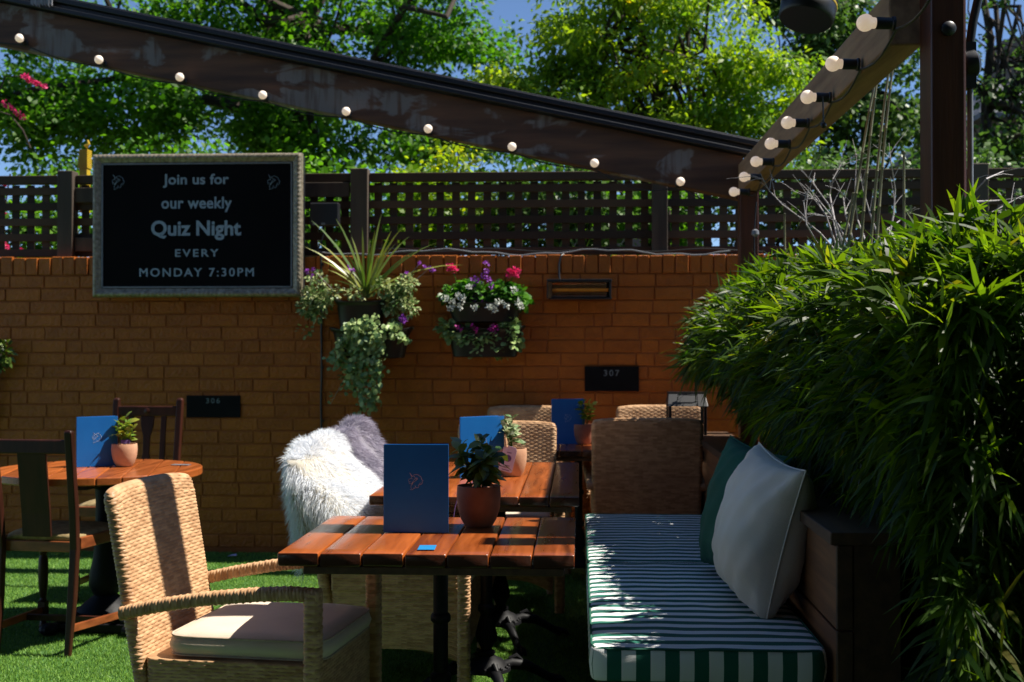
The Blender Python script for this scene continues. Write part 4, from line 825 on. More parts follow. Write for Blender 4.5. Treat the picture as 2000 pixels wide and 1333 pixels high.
# ------------------------------------------------------------------ lantern on the far table
lp = PZ(1335, 868, .75); lx, ly = lp.x, 7.08
ln_ = thing('lantern', (lx, ly, .75), 'black metal candle lantern with glass sides on the farthest table', 'lantern')
hw = .107
n = MB(); n.bb(lx-hw, lx+hw, ly-hw, ly+hw, .751, .775)
for sx in (-1, 1):
    for sy in (-1, 1): n.bb(lx+sx*(hw-.008)-.008, lx+sx*(hw-.008)+.008, ly+sy*(hw-.008)-.008, ly+sy*(hw-.008)+.008, .775, .985)
part('frame', n, M['blackmetal'], ln_, bevel=.002, smooth=False)
n = MB(); h2 = hw+.006; n.add([(lx-h2, ly-h2, .985), (lx+h2, ly-h2, .985), (lx+h2, ly+h2, .985), (lx-h2, ly+h2, .985), (lx-h2*.92, ly-h2*.35, 1.055), (lx+h2*.92, ly-h2*.35, 1.055), (lx+h2*.92, ly+h2*.35, 1.055), (lx-h2*.92, ly+h2*.35, 1.055)], [(3, 2, 1, 0), (4, 5, 6, 7), (0, 1, 5, 4), (1, 2, 6, 5), (2, 3, 7, 6), (3, 0, 4, 7)]); n.bb(lx-h2*.95, lx+h2*.95, ly-h2*.37, ly+h2*.37, 1.0553, 1.064); part('roof', n, M['blackmetal'], ln_, bevel=.002, smooth=False)
n = MB(); n.tube([(lx-.055, ly-h2*.75, 1.02), (lx-.055, ly-h2*.8, 1.05), (lx+.055, ly-h2*.8, 1.05), (lx+.055, ly-h2*.75, 1.02)], .004, 7); part('handle', n, M['blackmetal'], ln_)
n = MB(); n.bb(lx-hw+.016, lx+hw-.016, ly-hw+.004, ly-hw+.007, .776, .984); n.bb(lx+hw-.007, lx+hw-.004, ly-hw+.016, ly+hw-.016, .776, .984); n.bb(lx-hw+.004, lx-hw+.007, ly-hw+.016, ly+hw-.016, .776, .984); part('pane', n, M['pane'], ln_, smooth=False)
n = MB(); n.lathe([(.038, .7755), (.038, .88), (.034, .884), (.004, .882), (.003, .895), (.001, .896)], (lx+.02, ly+.01, 0), 20); part('candle', n, M['candle'], ln_)

# ------------------------------------------------------------------ striped bench
bf = PZ(1152, 1262, .5); br = PZ(1612, 1262, .5); bs = PZ(1300, 1096, .5); be = PZ(1300, 1002, .5); X0, X1 = bf.x+.002, br.x
bn = thing('bench', ((X0+X1)/2, (bf.y+be.y)/2, 0), 'long timber bench with green and white striped cushions beside the bamboo hedge', 'bench')
n = MB(); n.bb(X0+.02, X1, bf.y+.02, be.y, .335, .398); n.bb(X0+.05, X0+.075, bf.y+.05, be.y, .02, .334); n.bb(X0+.06, X1, bf.y+.045, bf.y+.07, .02, .334); part('seat_base', n, M['capwood'], bn, bevel=.003, smooth=False)
for k, (ya, yb) in enumerate(((bf.y, bs.y-.0015), (bs.y+.0015, be.y))):
    cu = cushion('cushion', (X0+X1)/2, (ya+yb)/2, .402, (X1-X0)/2, (yb-ya)/2, .092, M['stripe'], bn, r=.03, puff=.005, er=.012, nn=160, local=False, wav=.0012)
    n = MB(); P_, N_, _t = rrect((X1-X0)/2, (yb-ya)/2, .045, 90)
    loop = [((X0+X1)/2+p_[0]-q_[0]*.003, (ya+yb)/2+p_[1]-q_[1]*.003, .402+.0895) for p_, q_ in zip(P_, N_)]; n.tube(loop+loop[:2], .0032, 6, cap=False); part('piping', n, M['pilg'], cu)
BX = X1+.018; CZ = .822; ye = 3.30
n = MB(); n.rv = .3
for (za, zb) in ((.40, .548), (.556, .776)): n.bb(BX, BX+.042, ye+.02, 7.3, za, zb)
n.bb(BX, BX+.042, ye+.02, 7.3, .02, .395); part('back_board', n, M['boardwood'], bn, bevel=.004, smooth=False)
n = MB(); n.bb(BX+.0425, BX+.165, ye+.004, ye+.1, .02, .785); n.bb(BX-.002, BX+.040, ye, ye+.018, .02, .555); n.bb(BX-.002, BX+.040, ye, ye+.018, .560, .783); part('end_post', n, M['capwood'], bn, bevel=.003, smooth=False)
n = MB(); n.bb(BX-.025, BX+.19, ye-.03, 7.3, .788, CZ); part('cap_board', n, M['capwood'], bn, bevel=.004, smooth=False)

# ------------------------------------------------------------------ throw pillows
def pillow(label, c, size, nrm_, lean, th, mat, seed, roll=0):
    rg = np.random.default_rng(seed); n_ = Vector(nrm_).normalized(); u = Vector((0, 0, 1)).cross(n_).normalized(); v = n_.cross(u); Mr = Matrix.Rotation(R(lean), 3, u); n_ = Mr @ n_; v = Mr @ v
    Mq = Matrix.Rotation(R(roll), 3, n_); u = Mq @ u; v = Mq @ v
    K = 44; V = []; F = []; a = size/2
    for sd in (1, -1):
        for i in range(K+1):
            for j in range(K+1):
                x, y = i/K*2-1, j/K*2-1; px_ = x*(1-.085*(1-y*y)*abs(x)**2); py_ = y*(1-.085*(1-x*x)*abs(y)**2)
                bx = max(0, 1-x*x); by = max(0, 1-y*y); t = (bx*by)**.42*th*(1-.06*math.sin(3*x+seed)); t *= 1+.0
                cr = math.exp(-((abs(x)-.86)**2+(abs(y)-.80)**2)/.03)*.16; wr = (math.sin(9*x+14*y+seed)*.5+math.sin(17*x-8*y+2*seed))*.0045*(1-bx*by*.7)+.003*math.sin(5*x-7*y+seed*3)*math.sin(6*y+2)+.004*math.sin(24*math.atan2(y-.9*np.sign(y), x-.9*np.sign(x)))*math.exp(-((abs(x)-.9)**2+(abs(y)-.9)**2)/.10)
                w_ = sd*(t*(1-cr)+wr*min(1, bx*by*8)); V.append(tuple(u*(px_*a)+v*(py_*a-.012*by)+n_*w_))
    q = (K+1)**2; G = [(i*(K+1)+j, (i+1)*(K+1)+j, (i+1)*(K+1)+j+1, i*(K+1)+j+1) for i in range(K) for j in range(K)]
    F = G+[tuple(x+q for x in reversed(g)) for g in G]
    me_o = link_mesh('throw_pillow', np.array(V)+np.array(c), F, mat, None, sharp=0)
    import bmesh
    bm = bmesh.new(); bm.from_mesh(me_o.data); bmesh.ops.remove_doubles(bm, verts=bm.verts, dist=.0008); bmesh.ops.recalc_face_normals(bm, faces=bm.faces); bm.to_mesh(me_o.data); bm.free()
    sm = MB(); pts = []
    for x, y in [(-1+2*i/30, -1) for i in range(30)]+[(1, -1+2*i/30) for i in range(30)]+[(1-2*i/30, 1) for i in range(30)]+[(-1, 1-2*i/30) for i in range(31)]:
        px_ = x*(1-.085*(1-y*y)*abs(x)**2); py_ = y*(1-.085*(1-x*x)*abs(y)**2); pts.append(u*(px_*a*1.001)+v*(py_*a*1.001-.012*max(0, 1-y*y))+Vector(c))
    sm.tube(pts, .0028, 6); part('seam', sm, mat, me_o); return tag(me_o, label, 'pillow', 'throw pillows on the striped bench')
wc = PY(1489, 1040, 3.93); pillow('plump cream pillow standing in front of the green one on the bench', (wc.x, 3.93, .738), .475, (-.985, -.17, 0), -13, .132, M['pilw'], 2, roll=-6)
gc = PY(1462, 1000, 4.36); pillow('dark green pillow behind the cream one on the bench', (gc.x-.01, 4.34, .735), .475, (-.93, -.36, 0), -12, .11, M['pilg'], 5, roll=-5)

# ------------------------------------------------------------------ wall troughs with flowers and ivy
def trough(t, px0, px1, ytop, ybot, dep=.20, name='trough', yoff=0):
    a = PY(px0, ytop, WY-dep/2+yoff); c = PY(px1, ybot, WY-dep/2+yoff); w2 = (c.x-a.x)/2; cx = (a.x+c.x)/2; cy = WY-dep/2-.006+yoff; n = MB(); K = 40
    def ring(sc, z, dz=0): return [(cx+w2*sc*np.sign(math.cos(g))*abs(math.cos(g))**.55, min(cy+dep/2*sc*np.sign(math.sin(g))*abs(math.sin(g))**.6, WY-.008), z+dz*abs(math.cos(g))**3) for g in [2*PI*i/K for i in range(K)]]
    zt, zb = a.z, c.z; L = [ring(.72, zb), ring(.78, zb+.004), ring(.90, zt-.022), ring(.905, zt-.02), ring(.97, zt-.012, .012), ring(1.0, zt-.006, .016), ring(1.0, zt, .018), ring(.96, zt+.001, .018), ring(.90, zt-.025), ring(.85, zt-.03), ring(.02, zt-.03)]
    vs = [v for r in L for v in r]; n.add(vs, [(i*K+k, i*K+(k+1) % K, (i+1)*K+(k+1) % K, (i+1)*K+k) for i in range(len(L)-1) for k in range(K)]+[tuple(range(K-1, -1, -1))])
    part(name, n, M['plastic'], t); return cx, cy, zt, w2
def clump(c, rad, n, sz, kind='round', lw=.9, out=.7, droop=.25, seed=0, upn=1.0, dirz=0):
    rg = np.random.default_rng(seed); P = rg.normal(size=(n, 3)); P = nrm(P)*rg.random((n, 1))**.45; D = nrm(P+rg.normal(size=(n, 3))*(1-out)+np.array([0, -.25, dirz])); P = P*np.array(rad)+np.array(c); P[:, 1] = np.minimum(P[:, 1], WY-.015)
    N = D*.5+rg.normal(size=(n, 3))*.5+np.array([0, -.5, upn]); Ls = sz*rg.uniform(.55, 1.15, n); return leaf_arrays(P, D, N, Ls, Ls*lw, kind, droop, rg.random(n))
def blooms(px_, rad, n, size, seed):
    rg = np.random.default_rng(seed); A_ = []
    for x, y, Y in px_:
        c = PY(x, y, Y); m_ = n; P = nrm(rg.normal(size=(m_, 3)))*rad*rg.random((m_, 1))**.4; D = nrm(P+rg.normal(size=(m_, 3))*.01+np.array([0, -.006, .003])); A_.append(leaf_arrays(P+np.array(c), D, rg.normal(size=(m_, 3)), size*rg.uniform(.7, 1.2, m_), size*.85, 'round', 0, rg.random(m_)))
    return A_
def C_(x, y, Y): return tuple(PY(x, y, Y))
PG = 'black troughs of flowers fixed to the orange wall'
def heads(name, arrs, mat, par):
    for a in arrs: leaves(name, [a], mat, par)
# right upper
F_ = WY-.10
tR = thing('wall_planter', C_(948, 628, F_), 'upper right black wall trough with white, violet and pink flowers', 'planter', PG)
trough(tR, 868, 1027, 592, 630, .21)
leaves('foliage', [clump(C_(x, y, F_-.02), (.075, .085, .06), n_, .042, seed=s) for x, y, n_, s in ((885, 575, 190, 1), (915, 565, 190, 2), (945, 578, 150, 3), (975, 570, 200, 4), (1003, 575, 200, 5), (930, 590, 120, 6), (1010, 590, 110, 7))], M['gleaf'], tR)
heads('white_bloom', blooms([(x, y, F_-.135) for x, y in ((885, 590), (893, 577), (905, 583), (915, 560), (897, 598), (990, 597), (1012, 592), (975, 590), (955, 600), (1003, 568), (880, 602), (870, 585), (925, 600), (965, 605), (1018, 600))], .018, 20, .016, 11), M['white'], tR)
heads('violet_bloom', blooms([(x, y, F_-.08) for x, y in ((925, 545), (935, 550), (945, 540), (950, 530), (955, 548), (930, 573), (938, 580), (925, 584), (945, 590), (960, 560), (950, 515), (925, 560))], .015, 18, .014, 12), M['violet'], tR)
heads('pink_bloom', blooms([(879, 523, F_-.04), (885, 526, F_-.04), (1003, 530, F_-.05), (1010, 534, F_-.05), (997, 534, F_-.05)], .021, 34, .018, 13), M['pink'], tR)
n = MB(); n.tube([C_(884, 528, F_-.04), C_(890, 545, F_-.03), C_(895, 570, F_)], .003, 6); n.tube([C_(1003, 535, F_-.05), C_(998, 550, F_-.03), C_(990, 575, F_)], .003, 6); part('stem', n, M['gleaf'], tR)
# right lower
tR2 = thing('wall_planter', C_(948, 697, F_), 'lower right black wall trough with small pink flowers', 'planter', PG)
trough(tR2, 868, 1027, 642, 698, .21)
leaves('foliage', [clump(C_(x, y, F_-.04), (.06, .08, .05), n_, .038, seed=s) for x, y, n_, s in ((885, 648, 170, 21), (910, 655, 170, 22), (935, 662, 160, 23), (962, 655, 150, 24), (995, 640, 190, 25), (1000, 665, 110, 26), (975, 680, 80, 27), (930, 678, 70, 28), (870, 640, 90, 29))], M['ivydark'], tR2)
heads('magenta_bloom', blooms([(893, 640, F_-.12), (900, 645, F_-.12), (922, 638, F_-.12), (932, 645, F_-.13), (958, 643, F_-.12), (965, 648, F_-.12), (970, 641, F_-.12), (962, 637, F_-.12)], .013, 15, .014, 14), M['magenta'], tR2)
# left pair: strap-leaved plant above, long ivy below
tL = thing('wall_planter', C_(705, 640, F_), 'upper left black wall trough with a spiky strap leaved plant', 'planter', PG)
trough(tL, 655, 757, 590, 645, .22)
rg = np.random.default_rng(31); base = np.array(C_(716, 578, F_-.02)); sp = []
tips = [(607, 415), (655, 415), (688, 455), (592, 468), (622, 462), (745, 400), (790, 432), (850, 463), (700, 500), (740, 480), (800, 450), (770, 520), (720, 455), (733, 440), (640, 520), (665, 515), (775, 470), (760, 440), (690, 530), (810, 480), (908, 512), (676, 490), (712, 430), (650, 545), (790, 545), (728, 500), (630, 505), (752, 500)]
Ps = []; Ds = []; Lg = []
for i, (x, y) in enumerate(tips):
    tp_ = np.array(C_(x, y, F_-.02+rg.uniform(-.22, .05))); tp_[1] = min(tp_[1], WY+.0 if y < 490 else WY-.03); d = tp_-base; L = np.linalg.norm(d); tp_[2] += L*.28; d = tp_-base; Ps.append(base+rg.normal(size=3)*.008); Ds.append(d/np.linalg.norm(d)); Lg.append(np.linalg.norm(d)*1.0)
Ps, Ds, Lg = map(np.array, (Ps, Ds, Lg)); Nn = np.cross(Ds, np.cross(np.array([0, -.8, 1.0]), Ds)); leaves('spiky_leaves', [leaf_arrays(Ps, Ds, Nn+rg.normal(size=Nn.shape)*.2, Lg, .017, 'strap', .28, rg.random(len(Ps)))], M['blade_y'], tL)
leaves('foliage', [clump(C_(x, y, F_-.05), (.06, .08, .055), int(n_*1.7), .032, 'oval', .62, seed=s) for x, y, n_, s in ((610, 575, 120, 41), (630, 590, 140, 42), (600, 600, 110, 43), (645, 570, 60, 44), (770, 570, 130, 45), (795, 555, 120, 46), (785, 590, 130, 47), (760, 595, 100, 48), (745, 560, 60, 49), (690, 575, 50, 50), (620, 545, 50, 51), (800, 600, 60, 52), (615, 612, 60, 53))], M['ivy'], tL)
heads('violet_bloom', blooms([(x, y, F_-.06) for x, y in ((600, 530), (612, 527), (608, 540), (680, 525), (690, 530), (820, 516), (830, 522), (838, 525), (845, 528), (598, 585), (795, 535), (787, 540))], .010, 12, .014, 15), M['violet'], tL)
n = MB(); 
for x, y in ((600, 530), (612, 527), (690, 530), (820, 516), (838, 525), (795, 535)): n.tube([C_(x, y, F_-.06), C_((x*2+715)/3, y+35, F_-.06), C_((x+715)/2, 590, F_)], .0016, 5)
part('stem', n, M['twig'], tL)
tL2 = thing('wall_planter', C_(730, 700, F_), 'lower left black wall trough with a long trail of ivy', 'planter', PG)
trough(tL2, 645, 808, 645, 700, .22)
ivp = []; s0 = 61; rg = np.random.default_rng(77); vs_ = MB()
for x, y, xe, ye_, n_ in ((690, 625, 660, 720, 120), (700, 620, 680, 760, 140), (715, 610, 700, 770, 160), (730, 615, 735, 740, 150), (745, 640, 725, 800, 120), (705, 640, 716, 800, 60), (670, 660, 650, 700, 40), (735, 650, 740, 690, 60), (680, 630, 700, 700, 90), (720, 640, 715, 710, 90), (775, 650, 790, 665, 40), (768, 640, 770, 630, 50), (695, 700, 645, 790, 10), (716, 760, 700, 815, 14)):
    n_ = int(n_*1.25); tt = rg.random(n_); P = np.array([C_(x+(xe-x)*a_+rg.normal()*7, y+(ye_-y)*a_**.9, WY-.275+.09*a_+rg.normal()*.02) for a_ in tt]); D = rg.normal(size=(n_, 3))*.6+np.array([0, -.55, -.7]); N = rg.normal(size=(n_, 3))*.35+np.array([.1, -.9, .55]); Ls = .030*rg.uniform(.5, 1.2, n_)
    ivp.append(leaf_arrays(P, D, N, Ls, Ls*.95, 'round', .1, rg.random(n_))); vs_.tube([C_(x, y, WY-.19), C_((x+xe)/2, (y+ye_)/2, WY-.13), C_(xe, ye_, WY-.08)], .0016, 5)
leaves('ivy', ivp, M['ivydark'], tL2); part('stem', vs_, M['twig'], tL2)
leaves('variegated_ivy', [clump(C_(x, y, F_-.05), (.04, .06, .05), n_, .03, seed=s) for x, y, n_, s in ((770, 625, 60, 81), (760, 655, 50, 82), (730, 775, 18, 83), (712, 790, 14, 84), (680, 740, 25, 85), (595, 648, 12, 86))], M['ivy'], tL2)
heads('violet_bloom', blooms([(786, 622, F_-.12), (790, 628, F_-.12)], .016, 26, .016, 16), M['violet'], tL2)

# dark climber at the far left of the wall
cl_ = thing('climbing_plant', C_(-5, 1000, WY-.06), 'dark leafy climber at the extreme left edge of the orange wall', 'climber')
leaves('foliage', [clump(C_(x, y, WY-.07), (.06, .04, .08), 90, .045, 'oval', .5, seed=s) for x, y, s in ((-25, 690, 91), (-30, 740, 92), (-8, 705, 93), (-40, 800, 94), (8, 690, 95))], M['deepleaf'], cl_)
n = MB(); n.tube([(PY(-20, 700, WY-.05).x, WY-.05, 0), C_(-15, 850, WY-.04), C_(0, 690, WY-.06)], .012, 7); part('stem', n, M['bark'], cl_)
# fallen petal on the turf
p = PZ(453, 1087, .012); n = MB(); n.add([p+Vector(v) for v in ((-.03, 0, 0), (0, -.015, .006), (.03, 0, .004), (.02, .03, .012), (-.01, .035, .006))], [(0, 1, 2, 3, 4)]); tag(part('paper_scrap', n, M['tagc'], base=tuple(p)), 'small pale scrap lying on the turf by the foot of the wall', 'scrap')

# yellow ribbed box on the fence top, bougainvillea at the far left
yb_ = C_(168, 320, FY+.25); t = thing('yellow_box', yb_, 'ribbed yellow slatted box behind the fence near the quiz board corner', 'box')
n = MB(); a = PY(157, 330, FY+.25); c = PY(176, 293, FY+.25)
for i in range(10): z = a.z+(c.z-a.z)*i/10; n.bb(a.x+.004*i*.3, c.x, FY+.2, FY+.28, z, z+(c.z-a.z)/10*.72)
n.bb(a.x+.01, c.x-.006, FY+.21, FY+.27, a.z-.3, c.z-.004); part('slatted_body', n, M['yellow'], t, smooth=False)
n = MB(); q = PY(172, 288, FY+.25); n.tube([q+Vector((-.01, -.02, .0)), q+Vector((.012, -.02, .02)), q+Vector((.005, -.02, .045))], [.016, .012, .006], 8); part('finial', n, M['yellow'], t)
bg = thing('bougainvillea', (PY(10, 400, 8.6).x, 8.6, 0), 'arching bougainvillea stems with pink bracts behind the fence at the far left', 'shrub')
n = MB()
for pl in ([(-60, 330), (-10, 215), (20, 225), (45, 255), (60, 290)], [(-60, 330), (10, 150), (60, 150), (90, 172)], [(-30, 600), (0, 480), (15, 370), (20, 340)]): n.tube([C_(x, y, 8.6) for x, y in pl], .006, 6)
n.tube([(bg.location.x-.1, 8.6, 0), C_(-40, 500, 8.6), C_(-60, 330, 8.6)], .02, 7); part('stem', n, M['bark'], bg)
heads('bracts', blooms([(x, y, 8.58) for x, y in ((48, 150), (58, 156), (66, 160), (76, 164), (86, 170), (55, 152), (70, 165), (8, 202), (16, 208), (25, 214), (35, 222), (45, 230), (38, 226), (5, 365), (2, 390), (6, 420), (8, 478), (40, 490), (12, 484))], .017, 16, .018, 17), M['pink'], bg)

# ------------------------------------------------------------------ bamboo hedge
hd = thing('bamboo_hedge', (1.4, 4.9, 0), 'dense bamboo hedge with long narrow leaves hanging over the back of the striped bench', 'hedge')
rg = np.random.default_rng(101); parts_ = []
def sprays(P, O, m_, L0, L1, up, spread=.55, drp=.35):
    """P spray roots, O outward direction; m_ leaves fan from each twig tip"""
    n_ = len(P); O = nrm(O+rg.normal(size=(n_, 3))*.38+np.array([0, 0, up])); PP = np.repeat(P, m_, 0); OO = np.repeat(O, m_, 0); j = np.tile(np.arange(m_), n_)
    PP = PP+OO*(j*.013)[:, None]; D = nrm(OO+rg.normal(size=PP.shape)*spread); Ls = rg.uniform(L0, L1, len(PP)); N = rg.normal(size=PP.shape)*.7+np.array([0, -.25, 1.0])
    gr = np.repeat(rg.random(n_), m_)*.55+rg.random(len(PP))*.45
    parts_.append(leaf_arrays(PP, D, N, Ls, Ls*rg.uniform(.09, .15, len(PP)), 'lance', drp*rg.uniform(.4, 1.6, len(PP)), gr))
def topz(Y): return np.interp(Y, [2.8, 3.5, 5, 6.6], [1.56, 1.56, 1.60, 1.66])
# left face, curving over the bench back
n_ = 4300; Y = rg.uniform(3.05, 6.95, n_); ph = rg.uniform(-.55, 1.50, n_); tz = topz(Y); rx = np.interp(Y, [3.0, 3.6, 4.4, 5.2, 6.6], [.26, .34, .44, .50, .50]); zc = 1.12; xc = np.interp(Y, [3.0, 4, 6.6], [1.16, 1.17, 1.10])
rj = rg.uniform(.55, 1.0, n_)+.10*np.sin(Y*5.3)*np.cos(ph*4)+.05*np.sin(Y*11); lowc = np.clip(-ph, 0, 1)
X = xc-rx*np.cos(ph)*rj*(1-.5*lowc); Z = zc+np.where(ph > 0, (tz-zc), .34)*np.sin(ph)*rj**.5; X = X+.26*np.clip((1.24-Z)/.10, 0, 1)*np.clip((Y-4.6)/.8, 0, 1); P = np.stack([X, Y, Z], 1); O = np.stack([-np.cos(ph), -.45-.4*rg.random(n_), .75*np.sin(ph)-.15], 1)
sprays(P, O, 6, .085, .155, 0, .58, drp=.36)
# top
n_ = 2000; Y = rg.uniform(2.95, 6.9, n_); X = rg.uniform(.80, 2.3, n_); Z = topz(Y)-.07+.07*np.sin(X*6+Y*4)+.05*np.sin(Y*9.7)-np.clip(.98-X, 0, 1)*.5; P = np.stack([X, Y, Z], 1); O = np.stack([-.45+.3*rg.normal(size=n_), -.35+.35*rg.normal(size=n_), .75+0*X], 1)
sprays(P, O, 6, .09, .165, .1, .5, drp=.25)
# near end, facing the camera
n_ = 2500; X = rg.uniform(.90, 2.2, n_); Z = rg.uniform(.05, 1.52, n_); Y = 3.10+.22*np.clip((Z-1.1)/.5, 0, 1)+.07*np.sin(X*9+Z*5)-.10*np.sin(Z*3)+rg.uniform(0, .25, n_)-.25*np.clip(X-1.2, 0, 1); P = np.stack([X, Y, Z], 1); O = np.stack([-.45+.3*rg.normal(size=n_), -.8+0*X, -.25-.45*(1.5-Z)], 1)
sprays(P, O, 6, .08, .155, -.05, .62, drp=.38)
# fringe hanging over the end of the cap board
n_ = 260; X = rg.uniform(.86, 1.05, n_); Y = rg.uniform(3.15, 3.9, n_); Z = rg.uniform(.88, 1.15, n_); P = np.stack([X, Y, Z], 1); O = np.stack([-.7+0*X, -.55+0*X, -.35+0*X], 1); sprays(P, O, 6, .09, .14, -.1, drp=.6)
leaves('foliage', parts_, M['leaf_bamboo'], hd)
n = MB(); K = 26
core = MB()
def lump(x0, x1, y0, y1, z0, z1, n_=10):
    V = []; F = []
    import itertools
    b_ = MB(); b_.bb(x0, x1, y0, y1, z0, z1); return b_
core = lump(1.02, 2.3, 3.42, 6.95, .05, 1.40); part('opaque_core', core, M['core'], hd, smooth=False)  # added dark block that keeps the hedge from being see-through
n = MB()
for (x0_, y0_, x1_, y1_, Yc) in ((1655, 480, 1718, 140, 5.2), (1682, 470, 1722, 120, 5.25), (1700, 480, 1745, 105, 5.1), (1712, 470, 1752, 100, 5.15), (1640, 500, 1668, 380, 5.3), (1765, 470, 1770, 300, 5.0), (1532, 500, 1534, 420, 6.0)):
    a = PY(x0_, y0_, Yc); c = PY(x1_, y1_, Yc); a = Vector((a.x, Yc, .9)) if False else a; dn = (a-c).normalized(); root = a+dn*1.0; root.z = max(root.z, .05); L = (c-root).length; K = int(L/.16)
    pts = []; rd = []
    for i in range(K+1):
        p = root.lerp(c, i/K)+Vector((.012*math.sin(i*.5), 0, 0)); pts += [p, p+(c-root).normalized()*.004, p+(c-root).normalized()*.008]; r0 = .0085*(1-.45*i/K); rd += [r0, r0*1.35, r0]
    n.tube(pts, rd, 8)
part('cane', n, M['cane'], hd)
# bleached twigs standing out of the hedge
tw = thing('dead_shrub', (PY(1625, 500, 5.9).x, 5.9, 1.2), 'bleached leafless twigs fanning out above the bamboo in front of the trellis', 'shrub')
n = MB(); rg2 = random.Random(5)
TWG = [[(1640, 500), (1600, 455), (1575, 435), (1530, 400), (1500, 372), (1488, 350), (1462, 340)], [(1650, 500), (1632, 430), (1622, 380), (1628, 350), (1645, 315), (1690, 300)], [(1655, 500), (1620, 400), (1590, 360), (1565, 330)], [(1640, 500), (1612, 420), (1590, 390), (1545, 372)], [(1670, 480), (1650, 420), (1645, 385), (1640, 372)], [(1600, 480), (1575, 440), (1570, 395), (1585, 370)], [(1690, 470), (1675, 430), (1668, 380), (1672, 300)], [(1640, 500), (1625, 425), (1590, 420), (1565, 428)], [(1735, 460), (1745, 420), (1748, 370), (1740, 320), (1735, 280)], [(1730, 450), (1760, 430), (1785, 405)], [(1660, 490), (1640, 440), (1600, 395), (1572, 378)], [(1720, 480), (1700, 420), (1685, 370), (1680, 340)], [(1895, 450), (1930, 420), (1965, 400), (1990, 385)], [(1895, 395), (1950, 392), (2010, 385)], [(1893, 385), (1925, 350), (1960, 335), (2010, 325)]]
nL, nR = n, MB()
for pl in TWG:
    n = nL if pl[0][0] < 1800 else nR
    Yb = 5.9 if pl[0][0] < 1800 else 5.0; pts = [C_(x+rg2.uniform(-2, 2), y, Yb+rg2.uniform(-.12, .12)) for x, y in pl]; m_ = len(pts); n.tube(pts, [.0046*(1-.75*i/(m_-1)) for i in range(m_)], 6)
    for i in range(1, m_-1):
        for s in range(2):
            b0 = Vector(pts[i]).lerp(Vector(pts[i+1]), rg2.random()); d = (Vector(pts[i+1])-Vector(pts[i])).normalized()+Vector((rg2.uniform(-.9, .9), rg2.uniform(-.5, .5), rg2.uniform(-.4, .7))); n.tube([b0, b0+d.normalized()*.05+Vector((0, 0, .006)), b0+d.normalized()*rg2.uniform(.07, .17)], [.0019, .0014, .0009], 5)
part('twigs', nL, M['twig'], tw)
tw2 = thing('dead_shrub', (PY(1940, 450, 5.0).x, 5.0, 1.2), 'three bare pale twigs crossing the trellis right of the tall post', 'shrub')
part('twigs', nR, M['twig'], tw2)
# clear box strapped in the bamboo
a = PY(1745, 553, 3.45); c = PY(1808, 632, 3.45); bx_ = thing('clear_box', (a.x, 3.45, c.z), 'clear acrylic switch box half hidden in the bamboo beside the tall post', 'box')
n = MB(); n.bb(a.x, c.x, 3.45, 3.55, c.z, a.z); part('cover', n, M['clear'], bx_, bevel=.004, smooth=False)
n = MB(); xm = a.x+(c.x-a.x)*.38; n.bb(xm-.008, xm+.008, 3.47, 3.50, c.z+.01, a.z-.004); n.bb(c.x-.03, c.x-.002, 3.545, 3.549, c.z+.004, a.z-.004); part('switch', n, M['conduit'], bx_, bevel=.002, smooth=False)

# ------------------------------------------------------------------ trees and shrubs beyond the wall
def tree(name, label, base, trunk, crown, nleaf, lsz, mat, seed, cat='tree', group=None, r0=.12, nclump=60, rc=.45, kind='quad', limbs=9, lw=.8, flat=.6):
    rg = np.random.default_rng(seed); t = thing(name, base, label, cat, group)
    n = MB(); pts = [Vector(p) for p in trunk]; n.tube(pts, [r0*(1-.55*i/(len(pts)-1)) for i in range(len(pts))], 10)
    CL = []
    for c, rad, wgt in crown:
        for _ in range(int(nclump*wgt)): d = nrm(rg.normal(size=(1, 3)))[0]*rg.random()**.38; CL.append(np.array(c)+d*np.array(rad))
    CL = np.array(CL); ends = CL[rg.permutation(len(CL))[:limbs]]
    for e in ends:
        s = pts[rg.integers(max(1, len(pts)//3), len(pts))]; lb = limb(s, e, 6, .35); n.tube(lb, [r0*.42*(1-.8*i/6)+.006 for i in range(7)], 7)
        for q in range(3):
            e2 = CL[rg.integers(len(CL))]; s2 = lb[rg.integers(2, 6)]
            if (Vector(e2)-s2).length < 1.6: n.tube(limb(s2, e2, 4, .3), [r0*.16*(1-.7*i/4)+.004 for i in range(5)], 5)
    part('trunk', n, M['bark'], t)
    ci = rg.integers(0, len(CL), nleaf); off = rg.normal(size=(nleaf, 3))*np.array([rc, rc, rc*flat])*rg.uniform(.6, 1.1, (len(CL), 1))[ci]*.55; P = CL[ci]+off
    D = rg.normal(size=(nleaf, 3))*.7+off/np.maximum(np.linalg.norm(off, axis=1, keepdims=True), .01)*.6+np.array([0, 0, -.25]); N = rg.normal(size=(nleaf, 3))*.45+np.array([.1, -.15, 1.0]); Ls = lsz*rg.uniform(.6, 1.25, nleaf)
    leaves('crown', [leaf_arrays(P, D, N, Ls, Ls*lw, kind, .15, np.clip(rg.random(len(CL))[ci]*.5+rg.random(nleaf)*.5, 0, 1))], mat, t); return t
T = lambda x, y, Y: tuple(PY(x, y, Y))
